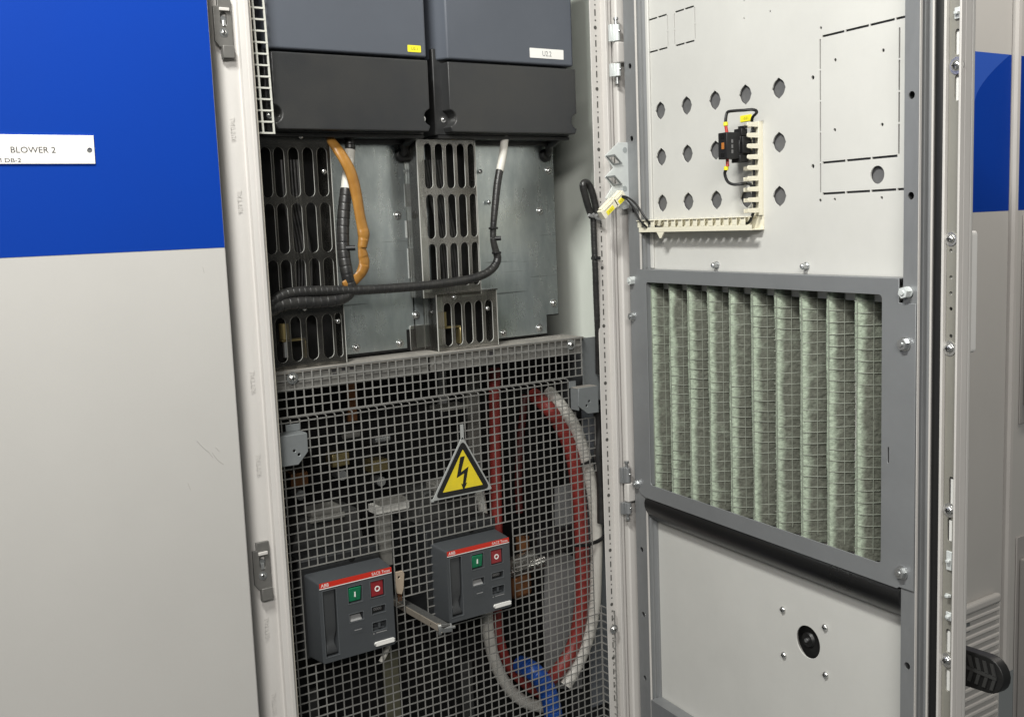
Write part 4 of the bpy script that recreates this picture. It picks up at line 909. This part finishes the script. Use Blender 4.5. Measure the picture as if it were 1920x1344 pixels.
# rotary handle on the outer face
t = Thing('rotary_handle', 'black ribbed handle end showing beyond the edge of the open door', 'handle', rot=DROT)
ho = -.052
mb = MB(DF); c0 = D(1858, 1262, ho)
pl = [(hs + .0, .0), ]
L0 = (hs, hz); tip = c0
def cap(s0, z0, s1, z1, w0, w1, n=10):
    d = Vector((s1 - s0, z1 - z0)).normalized(); nn = Vector((-d.y, d.x)); out = []
    for i in range(n + 1): a = math.pi / 2 + math.pi * i / n; q = Vector((s0, z0)) + d * math.cos(a) * w0 + nn * math.sin(a) * w0; out.append((q.x, q.y))
    for i in range(n + 1): a = -math.pi / 2 + math.pi * i / n; q = Vector((s1, z1)) + d * math.cos(a) * w1 + nn * math.sin(a) * w1; out.append((q.x, q.y))
    return out
mb.sheet(cap(hs, hz + .02, c0[0], c0[1], .030, .0255), [], OUT(ho + .008), .016); t.part('lever', mb, M_rubber, bevel=.004, seg=3)
mb = MB(DF)
for k in range(6):
    s = c0[0] - .050 + k * .0120
    for sg in (1, -1): mb.prism([(s, c0[1] + sg * .003), (s + .005, c0[1] + sg * .003), (s + .0005, c0[1] + sg * .0185), (s - .0045, c0[1] + sg * .0185)], lambda a, b, d: (a, ho + .0082 + d, b), .002)
mb.box(c0[0] - .060, c0[0] + .016, ho + .0082, ho + .0106, c0[1] - .0022, c0[1] + .0022); t.part('grip_rib', mb, mat('worn_rubber', (.035, .035, .034), .5))
mb = MB(DF); mb.cyl((hs, -.0198, hz), (hs, ho - .006, hz), .034, n=28); t.part('hub', mb, M_rubber, bevel=.003)

# ---- filter frame
t = Thing('filter_frame', 'grey sheet steel frame bolted to the door rails around the green filter', 'filter frame', rot=DROT)
fo = .0285
out_ = [(.0205, 1.390), (.0410, 1.390), (.0420, 1.4062), (.6560, 1.4062), (.6560, 1.3745), (.6845, 1.3735), (.6845, .9800), (.6600, .9795), (.6560, .9765), (.0520, .9765), (.0400, .9800), (.0205, .992)]
inn = rrect(.0705, .6265, 1.0045, 1.3830, .006, 4)
sl_ = [[(.6515 + .0075, 1.3995 - .0), (.6515 + .004, 1.3995), (.6515 + .004, 1.3765), (.6515 + .0075, 1.3765)]]
mb = MB(DF); mb.sheet([(.0205, 1.390), (.0410, 1.390), (.0420, 1.4062), (.6560, 1.4062), (.6560, 1.3735), (.6845, 1.3735), (.6845, .9800), (.6600, .9795), (.6560, .9765), (.0520, .9765), (.0400, .9800), (.0205, .992)],
                      [inn, slot(D(1665, 855, fo)[0] - .001, D(1665, 855, fo)[0] + .0014, Dz(1665, 868, fo), Dz(1665, 838, fo))], OUT(fo), .002)
t.part('plate', mb, M_frameF, bevel=.0006)
mb = MB(DF); mb.box(.0560, .6550, .0022, .0262, 1.4045, 1.4060); mb.box(.6275, .6290, .006, .0262, 1.003, 1.3885); mb.box(.0680, .0695, .006, .0262, 1.003, 1.3885); t.part('return_flange', mb, M_frameF)
for px, py in ((1697, 645), (1692, 1073), (1187, 593), (1195, 907)):
    s, z = D(px, py, fo); t.part('bolt', hexbolt(DF, (s, fo, z), DN, .0078 if px > 1400 else .0072, .0075, M_bolt, 1.25), None)
for px, py in ((1702, 548), (1188, 526)):
    s, z = D(px, py, .027); t.part('bolt', hexbolt(DF, (s, .0262, z), DN, .0078, .011, M_zincb, 1.0), None)
# housing roll below
mb = MB(DF); pr = [(.0264, .9758), (.0290, .9725), (.0305, .9670), (.0300, .9600), (.0275, .9525), (.0235, .9450), (.0180, .9380), (.0110, .9310), (.0030, .9262), (-.004, .9245), (-.004, .9758)]
mb.prism(pr, lambda a, b, d: (.0515 + d, a, b), .609); t.part('housing', mb, M_roll, smooth=50)

# ---- pleated filter
t = Thing('air_filter', 'dirty pale green pleated air filter under thin wire in the door', 'air filter', rot=DROT)
mf = bpy.data.materials.new('filter_fleece'); mf.use_nodes = True; nt = mf.node_tree; b = nt.nodes['Principled BSDF']; b.inputs['Roughness'].default_value = .95; b.inputs['Specular IOR Level'].default_value = .1
tc = nt.nodes.new('ShaderNodeTexCoord'); n1 = nt.nodes.new('ShaderNodeTexNoise'); n1.inputs['Scale'].default_value = 38; n1.inputs['Detail'].default_value = 8
n2 = nt.nodes.new('ShaderNodeTexNoise'); n2.inputs['Scale'].default_value = 190; n2.inputs['Detail'].default_value = 6; n2.inputs['Roughness'].default_value = .7
nt.links.new(tc.outputs['Object'], n1.inputs['Vector']); nt.links.new(tc.outputs['Object'], n2.inputs['Vector'])
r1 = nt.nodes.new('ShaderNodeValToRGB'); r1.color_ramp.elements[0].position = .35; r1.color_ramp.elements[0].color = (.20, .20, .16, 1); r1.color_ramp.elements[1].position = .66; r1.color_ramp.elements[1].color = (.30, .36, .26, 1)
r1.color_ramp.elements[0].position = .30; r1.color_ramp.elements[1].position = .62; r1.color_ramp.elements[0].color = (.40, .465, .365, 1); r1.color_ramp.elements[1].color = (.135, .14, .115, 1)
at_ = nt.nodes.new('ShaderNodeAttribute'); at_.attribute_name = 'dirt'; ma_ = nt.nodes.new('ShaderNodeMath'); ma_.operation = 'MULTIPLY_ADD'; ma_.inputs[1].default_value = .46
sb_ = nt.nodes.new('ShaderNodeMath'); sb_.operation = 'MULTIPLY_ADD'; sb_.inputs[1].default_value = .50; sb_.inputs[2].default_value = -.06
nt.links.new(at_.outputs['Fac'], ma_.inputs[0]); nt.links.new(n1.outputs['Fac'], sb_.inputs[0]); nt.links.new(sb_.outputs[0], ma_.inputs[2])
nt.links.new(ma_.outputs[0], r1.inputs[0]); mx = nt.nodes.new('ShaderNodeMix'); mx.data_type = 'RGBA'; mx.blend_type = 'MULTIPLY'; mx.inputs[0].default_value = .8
r2 = nt.nodes.new('ShaderNodeValToRGB'); r2.color_ramp.elements[0].position = .3; r2.color_ramp.elements[0].color = (.55, .55, .55, 1); r2.color_ramp.elements[1].position = .65; r2.color_ramp.elements[1].color = (1, 1, 1, 1)
nt.links.new(n2.outputs['Fac'], r2.inputs[0]); nt.links.new(r1.outputs[0], mx.inputs[6]); nt.links.new(r2.outputs[0], mx.inputs[7]); nt.links.new(mx.outputs[2], b.inputs['Base Color'])
bp = nt.nodes.new('ShaderNodeBump'); bp.inputs['Strength'].default_value = .9; bp.inputs['Distance'].default_value = .004; n3 = nt.nodes.new('ShaderNodeTexNoise'); n3.inputs['Scale'].default_value = 120; n3.inputs['Detail'].default_value = 5
nt.links.new(tc.outputs['Object'], n3.inputs['Vector']); nt.links.new(n3.outputs['Fac'], bp.inputs['Height']); nt.links.new(bp.outputs[0], b.inputs['Normal'])
PP = .0556; SF0 = .0705 - .012
def pleat(s):
    u = ((s - SF0) / PP) % 1.0
    # rounded ridge, then a long slope facing the viewer, tight fold at u=0
    if u < .16: k = math.sin(u / .16 * math.pi / 2)
    elif u < .34: k = 1 - .10 * ((u - .16) / .18) ** 2
    else: k = .90 * (1 - (u - .34) / .66) ** .9
    return -.046 + .064 * k
N = 24 * 10 + 16; ss = [.066 + i * (.630 - .066) / N for i in range(N + 1)]
zz = [.992, 1.06, 1.13, 1.2, 1.27, 1.34, 1.392]
mb = MB(DF); vs = []
rnd = random.Random(3)
for j, z in enumerate(zz):
    for s in ss:
        wob = .0012 * math.sin(z * 31 + s * 9) + .0008 * math.sin(z * 77 + int((s - SF0) / PP) * 2.1)
        vs.append((s, pleat(s + wob), z))
fs = []
for j in range(len(zz) - 1):
    for i in range(N): fs.append((j * (N + 1) + i, j * (N + 1) + i + 1, (j + 1) * (N + 1) + i + 1, (j + 1) * (N + 1) + i))
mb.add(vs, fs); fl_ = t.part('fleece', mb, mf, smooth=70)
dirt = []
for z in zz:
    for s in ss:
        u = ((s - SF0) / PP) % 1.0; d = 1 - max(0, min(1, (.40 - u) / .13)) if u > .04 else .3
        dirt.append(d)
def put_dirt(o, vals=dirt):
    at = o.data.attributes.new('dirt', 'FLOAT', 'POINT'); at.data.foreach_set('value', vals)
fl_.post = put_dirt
M_fw = mat('thin_grey_wire', (.25, .27, .225), .5)
mb = MB(DF)
z = 1.010
while z < 1.383:
    mb.tube([(s, pleat(s) + .0012, z + .0006 * math.sin(s * 90 + z * 50)) for s in ss[::4]], .00062, n=5, sub=1); z += .0172
mb2 = MB(DF)
for k in range(11):
    for u in (.24, .50, .76):
        s = SF0 + (k + u) * PP
        if .071 < s < .626: mb2.tube([(s, pleat(s) + .0020, z) for z in (1.003, 1.2, 1.386)], .00055, n=5, sub=1)
wp = t.part('support_wire', mb, M_fw); t.part('support_wire', mb2, M_fw)
mb = MB(DF); mb.box(.060, .640, -.0500, -.0475, .990, 1.39); t.part('backing_tray', mb, M_dark)

# ---- things mounted on the door
# slotted wire duct: a level run and an upright run
t = Thing('wire_duct', 'level run of cream slotted wire duct low on the door panel', 'wire duct', 'cream slotted wire ducts', rot=DROT)
dz0, dz1 = 1.4735, 1.4955; s0, s1 = .030, .3590; do = .030
mb = MB(DF); mb.box(s0, s1, .0003, .0020, dz0, dz1); t.part('base', mb, M_cream)
mb = MB(DF)
for zz_ in (dz0,):
    mb.box(s0, s1, .0022, .0120, zz_, zz_ + .0016); mb.box(s0 + .020, s1, .0255, .0272, zz_, zz_ + .0085)
k = 0; s = s0 + .016
while s < s1 - .012:
    mb.box(s, s + .0115, .0122, .0253, dz0, dz0 + .0016)
    mb.box(s, s + .0115, .0022, do, dz1 - .0016, dz1)
    if k != 3: mb.box(s + .0005, s + .011, .0256, .0273, dz0 + .0086, dz1 - .0002)
    s += .0205; k += 1
t.part('finger', mb, M_cream, bevel=.0004)
s = s0 + .075; mb = MB(DF); mb.prism([(s, dz0), (s + .022, dz0), (s + .013, dz0 - .011), (s + .009, dz0 - .011)], lambda a, b, d: (a, .027 - d, b), .002); t.part('loose_finger', mb, M_cream)
t = Thing('wire_duct', 'upright run of cream slotted wire duct beside the black contact block', 'wire duct', 'cream slotted wire ducts', rot=DROT)
u0, u1 = .3330, .3575; v0, v1 = 1.4965, 1.6425
mb = MB(DF); mb.box(u0, u1, .0003, .0020, v0, v1); t.part('base', mb, M_cream)
mb = MB(DF); mb.box(u1 - .0018, u1, .0022, .0090, v0, v1)
z = v0 + .004
while z < v1 - .006:
    mb.sheet([(.0092, z), (.0092, z + .0078), (.0295, z + .0072), (.0315, z + .0060), (.0315, z + .0016), (.0295, z + .0006)], [], lambda a, b, d: (u1 - d, a, b), .0018)
    mb.box(u0, u0 + .0016, .0022, .020, z + .0004, z + .0066); z += .01665
t.part('finger', mb, M_cream, bevel=.0004)
# push-button contact block
t = Thing('contact_block', 'black push button contact block with red ferrules on the door panel', 'contact block', rot=DROT)
cs, cz = .3165, 1.6065
mb = MB(DF); mb.cyl((cs, .0003, cz), (cs, .010, cz), .0175, n=24); mb.box(cs - .012, cs + .019, .010, .022, cz - .0175, cz + .0185); t.part('collar', mb, M_black, bevel=.0015)
cs = .3295
mb = MB(DF); mb.box(cs - .0105, cs + .0105, .024, .058, cz - .0205, cz + .0205); mb.box(cs - .006, cs + .0125, .018, .030, cz + .0150, cz + .0262); mb.box(cs - .008, cs + .0130, .016, .034, cz - .0262, cz - .0150); mb.box(cs + .0108, cs + .0155, .014, .030, cz - .012, cz + .0138)
mb.box(cs + .0106, cs + .0128, .0225, .033, cz + .0045, cz + .0145); mb.box(cs - .0008, cs + .0145, .0195, .0262, cz + .0265, cz + .0305); mb.box(cs + .0106, cs + .0122, .031, .0345, cz - .0105, cz + .0085)
t.part('housing', mb, M_black, bevel=.0009)
mb = MB(DF); mb.box(cs - .0020, cs + .0045, .0581, .0586, cz - .0050, cz + .0050); t.part('slider', mb, M_orange, bevel=.0004)
for zz_ in (-.009, -.001, .007):
    mb = MB(DF); mb.box(cs + .01055, cs + .0108, .0455, .0490, cz + zz_ - .003, cz + zz_ + .0025); t.part('marking', mb, M_inkg)
for zz_ in (cz - .0145, cz + .0140):
    mb = MB(DF); mb.box(cs - .0045, cs + .0045, .0581, .0584, zz_ - .0032, zz_ + .0032); t.part('terminal', mb, M_dark)
mt_ = mat('red_ferrule', (.45, .04, .03), .4)
for zz_, d in ((cz + .0205, 1), (cz - .0205, -1)):
    mb = MB(DF); mb.cyl((cs - .002, .047, zz_), (cs - .002 - .0015 * d, .048, zz_ + .0110 * d), .0026, n=10); t.part('ferrule', mb, mt_)
    mb = MB(DF); mb.cyl((cs - .0035, .048, zz_ + .0110 * d), (cs - .004, .048, zz_ + .0165 * d), .0038, n=10); t.part('wire_marker', mb, M_yel)
t = Thing('black_wire', 'thin black wire looping over the top of the contact block', 'wire', 'thin black wires on the door', rot=DROT)
def DP(px, py, o): a = D(px, py, o); return (a[0], o, a[1])
mb = MB(DF); mb.tube([(cs - .004, .048, cz + .036), DP(1361, 222, .047), DP(1364, 211, .044), DP(1374, 208.5, .042), DP(1395, 207, .034), DP(1412, 206, .024), DP(1419, 211, .016), (.346, .012, 1.646), (.3475, .010, 1.62), (.347, .010, 1.58), (.3475, .010, 1.54), (.347, .010, 1.51), (.343, .012, 1.494), (.336, .013, 1.4855), (.322, .013, 1.4835)], .0024, n=8); t.solo(mb, M_black)
t = Thing('black_wire', 'thin black wire curving below the contact block into the upright duct', 'wire', 'thin black wires on the door', rot=DROT)
mb = MB(DF); mb.tube([(cs - .004, .048, cz - .036), DP(1359, 326, .047), DP(1364, 340, .045), DP(1375, 346, .042), DP(1392, 345, .032), (.338, .020, 1.5475), (.343, .014, 1.5455), (.3455, .011, 1.535), (.3455, .010, 1.515)], .0024, n=8); t.solo(mb, M_black)
t = Thing('wire_label', 'small yellow label stuck on the door panel above the upright duct', 'label', rot=DROT)
s, z = D(1399, 222, .0); mb = MB(DF); mb.sheet(rrect(s - .0135, s + .0135, z - .005, z + .005, .0012), [], OUT(.0010), .0008); t.part('sticker', mb, M_yel)
mb = MB(DF); mb.text('-S21', lambda u, v: (s - .006 + u, .0012, z - .002 + v), .012, .004); t.part('lettering', mb, MATS['olive_ink'])

# ---- zigzag shield bracket at the hinge side
t = Thing('clamp_bracket', 'bright zinc sheet bracket with folded teeth fixed beside the door hinge rail', 'bracket')
yb = -.036
def Q(a, b): v = F(1060 + a / 9.6, 320 + b / 9.6, yb); return (v.x, v.z)
out = [Q(790, -420), Q(1280, -420), Q(1290, 290), Q(1260, 350), Q(1190, 385), Q(1270, 620), Q(1230, 660), Q(1050, 680), Q(850, 560), Q(720, 515), Q(870, 290), Q(735, 105), Q(860, -85), Q(720, -270)]
out = [Q(950, -505), Q(1250, -505), Q(1272, 430), Q(1262, 560), Q(1200, 665), Q(1050, 700), Q(905, 640), Q(745, 520), Q(720, 505), Q(845, 290), Q(715, 115), Q(865, -45), Q(715, -265)]
h1 = [Q(768, 142), Q(872, 120), Q(972, 232), Q(862, 250)]; h2 = [Q(768, -233), Q(872, -255), Q(972, -143), Q(862, -125)]
mb = MB(); mb.sheet(out, [h1, h2, circle(*Q(1215, 330), .0026, 10), circle(*Q(1215, -330), .0026, 10), circle(*Q(1215, 0), .0020, 10)], XZ(yb), .0018); t.part('sheet', mb, M_zincb, bevel=.0004)
mb = MB()
for zc in (-75, 300):     # folded lower halves of the teeth
    pts = [Q(715, zc - 190), Q(870, zc - 215), Q(1010, zc - 50), Q(855, zc - 25)]; hh = [Q(768, zc - 158), Q(872, zc - 180), Q(972, zc - 68), Q(862, zc - 50)]
    mb.sheet(pts, [hh], lambda a, b, d: (a, yb - .0035 + d, b), .0022)
t.part('tooth', mb, mat('tooth_edge', (.22, .23, .23), .4, .5), bevel=.0003)
mb = MB(); p = Q(1135, -480); q = Q(1140, 640); mb.box(p[0] - .0003, p[0] + .0005, yb - .0004, yb, q[1], p[1]); t.part('fold_line', mb, M_bracket)
for a, b in ((1215, 320), (1215, -310)):
    p = Q(a, b); t.part('screw', screw(ID, (p[0], yb, p[1]), NY, .0048, .0034, washer=False), None)
mb = MB()
for a, b in ((1070, 325), (1070, -370)):
    p = Q(a, b); mb.cyl((p[0], yb - .0005, p[1]), (p[0], yb, p[1]), .0052, n=16)
t.part('dimple', mb, mat('dull_zinc', (.42, .45, .45), .5, .4))
# ---- connectors hanging in front of it
def connector(label, ca, cb, w, lab):
    t = Thing('wire_connector', label, 'connector', 'cream wire connectors with yellow tags')
    y = -.050; A = F(*ca, y); B = F(*cb, y); d = Vector((B.x - A.x, B.z - A.z)); L = d.length; d /= L; n = Vector((-d.y, d.x))
    fr = lambda a, b, c: Vector((A.x + d.x * a + n.x * b, y + c, A.z + d.y * a + n.y * b))
    mb = MB(fr); mb.box(0, L, -w / 2, w / 2, 0, .012); mb.box(.004, L - .003, w / 2 + .0002, w / 2 + .003, .002, .010); mb.box(.006, L - .006, w / 2 - .0035, w / 2 - .0022, -.0012, 0); t.part('body', mb, M_cream, bevel=.0009)
    mb = MB(fr); mb.box(L * .22, L * .72, -w * .42, w * .05, -.0007, -.0001); p = t.part('yellow_tag', mb, M_yel)
    mb = MB(fr); mb.text(lab, lambda u, v: (L * .33 + u, -w * .30 + v, -.0009), L * .27, w * .18); p.sub('lettering', mb, MATS['olive_ink'])
connector('cream wire connector with a yellow tag, the lower one touching the black loom', (1131, 404), (1156, 378), .017, 'A21')
connector('cream wire connector with a yellow tag, the upper one against the zinc bracket', (1155, 382), (1172, 364), .017, 'A22')
t = Thing('black_wire', 'thin black wire from the upper connector down to the level duct', 'wire', 'thin black wires on the door')
e = DF(.055, .012, 1.490); e2 = DF(.040, .020, 1.505)
DQ = lambda px, py, o: tuple(DF(*DP(px, py, o)))
mb = MB(); mb.tube([tuple(F(1166, 368, -.050)), tuple(F(1176, 370, -.056)), DQ(1191, 381, .040), DQ(1203, 398, .038), DQ(1212, 411, .034), DQ(1224, 423, .022), DQ(1240, 426, .014)], .0019, n=8); t.solo(mb, M_black)
t = Thing('black_wire', 'thin black wire hanging lower beside its twin, entering the end of the level duct', 'wire', 'thin black wires on the door')
mb = MB(); mb.tube([tuple(F(1165, 370, -.049)), tuple(F(1175, 374, -.055)), DQ(1188, 390, .040), DQ(1197, 408, .038), DQ(1205, 419, .036), DQ(1216, 428, .024), DQ(1230, 430, .014)], .0019, n=8); t.solo(mb, M_black)

# ---- hinges
def hinge(label, px, py0, py1, m1):
    t = Flat(CAB, 'hinge', label); y = -.020
    a = F(px, py0, y); b = F(px, py1, y); x = (a.x + b.x) / 2; H = a.z - b.z; zz = lambda f: a.z - f * H
    mb = MB(); mb.box(x - .0065, x + .0045, y, y + .010, zz(.36), zz(.10)); mb.box(x - .0115, x - .0066, y + .002, y + .010, zz(.36), zz(.10)); mb.cyl((x, y - .001, zz(.355)), (x, y - .001, zz(.105)), .0055, n=14); k1 = t.part('knuckle', mb, m1, bevel=.0006)
    mb = MB(); mb.box(x - .0065, x + .0045, y, y + .010, zz(.90), zz(.70)); mb.box(x - .0115, x - .0066, y + .002, y + .010, zz(.90), zz(.70)); mb.cyl((x, y - .001, zz(.895)), (x, y - .001, zz(.705)), .0055, n=14); t.part('knuckle', mb, m1, bevel=.0006)
    mb = MB(); mb.box(x - .004, x + .0155, y - .006, y + .008, zz(.695), zz(.365)); t.part('leaf', mb, M_frame, bevel=.003, seg=3)
    mb = MB(); mb.cyl((x + .001, y + .003, zz(0)), (x + .001, y + .003, zz(1)), .0030, n=12); mb.cyl((x + .001, y + .003, zz(-.005)), (x + .001, y + .003, zz(.03)), .0048, n=12); mb.cyl((x + .001, y + .003, zz(.975)), (x + .001, y + .003, zz(1.01)), .0042, n=12); t.part('pin', mb, M_bolt)
    for f in (.21, .79): t.part('screw', screw(ID, (x + .0005, y - .0062, zz(f)), NY, .0026, .0016, washer=False), None)
hinge('white door hinge at the top of the right post', 1157, 34, 156, M_zincb)
hinge('grey door hinge halfway down the right post, beside the filter frame corner', 1177, 865, 974, M_steel)

# ================================================================== THE NEXT CABINET
t = Thing('closed_cabinet', 'closed light grey cabinet with a blue band and lighter arc, just past the open door', 'cabinet', 'closed cabinets in the row')
XE = 2.012
mb = MB(); mb.box(.86, XE, -.030, -.004, .25, 2.3); t.part('panel', mb, M_paint, bevel=.0025)
mb = MB(); mb.box(.862, XE - .002, -.0304, -.0296, ZB0, ZB1); bb = t.part('blue_band', mb, M_blue)
arc = []
for i in range(13):
    f = i / 12; px = 1826 + f * 66; py = 195 - 90 * (f ** .62); v = F(px, py, -.0308); arc.append((v.x, min(v.z, ZB1 - .0004)))
v0 = arc[0]
poly = [(v0[0] - .25, v0[1] - .16)] + arc + [(arc[-1][0], ZB1 - .0002), (v0[0] - .25, ZB1 - .0002)]
mb = MB(); mb.sheet(poly, [], XZ(-.0308), .0003); bb.sub('lighter_swoosh', mb, M_blue2)
t = Thing('vent_grille', 'light grey louvred vent cover low on the next cabinet door', 'vent')
a = F(1876, 1110, -.045); vx1 = a.x; vx0 = vx1 - .32; vz1 = a.z; vz0 = .10; pv_ = .0235
mb = MB(); mb.box(vx0, vx1, -.0500, -.0305, vz1 - .026, vz1); t.part('top_cap', mb, M_paint, bevel=.008, seg=3); mb = MB(); mb.box(vx0, vx1, -.0322, -.0305, vz0, vz1 - .027); t.part('back_panel', mb, M_int)  # dark backing colour puts shade into the gaps between louvres
mb = MB(); z = vz1 - .030
while z > vz0 + .03:
    mb.prism([(-.0327, z), (-.0470, z - .008), (-.0480, z - .013), (-.0460, z - .0155), (-.0327, z - .006)], lambda a_, b_, d: (vx0 + .004 + d, a_, b_), vx1 - vx0 - .008); z -= pv_
t.part('louvre', mb, M_paint)
mb = MB(); mb.box(vx1 - .0036, vx1, -.0462, -.0327, vz0, vz1 - .027); t.part('side_rim', mb, M_paint, bevel=.001)
mb = MB(); q = F(1813, 1175, -.036); mb.box(q.x - .012, q.x + .006, -.042, -.0328, q.z - .012, q.z + .012); t.part('clip', mb, M_bracket, bevel=.002)
t = Thing('cabinet_post', 'narrow light grey post between two closed cabinets at the right edge', 'cabinet post')
mb = MB(); mb.prism([(2.0175, .0), (2.0175, -.034), (2.024, -.040), (2.036, -.040), (2.0425, -.034), (2.0425, .0)], lambda a_, b_, d: (a_, b_, .25 + d), 2.05); t.solo(mb, M_frame, smooth=30)
t = Thing('closed_cabinet', 'closed cabinet with a blue band, cut off by the right edge of the photo', 'cabinet', 'closed cabinets in the row')
mb = MB(); mb.box(2.050, 2.9, -.030, -.004, .25, 2.3); t.part('panel', mb, M_paint, bevel=.0025)
mb = MB(); mb.box(2.052, 2.898, -.0304, -.0296, ZB0, ZB1); t.part('blue_band', mb, M_blue)
for py0, py1 in ((402, 795), (1005, 1400)):
    x = F(1914.5, 520, -.03).x; z1_ = F(1914, py0, -.034).z; z0_ = F(1914, py1, -.034).z
    mb = MB(); mb.box(x, x + .075, -.0345, -.0306, z0_, z1_); h = t.part('handle_recess', mb, MATS.get('handle_paint') or mat('handle_paint', (.36, .345, .33), .5), bevel=.002)
    mb = MB(); mb.box(x + .012, x + .06, -.060, -.0347, z0_ + .05, z1_ - .06); h.sub('grip', mb, MATS['handle_paint'], bevel=.004)
finish()
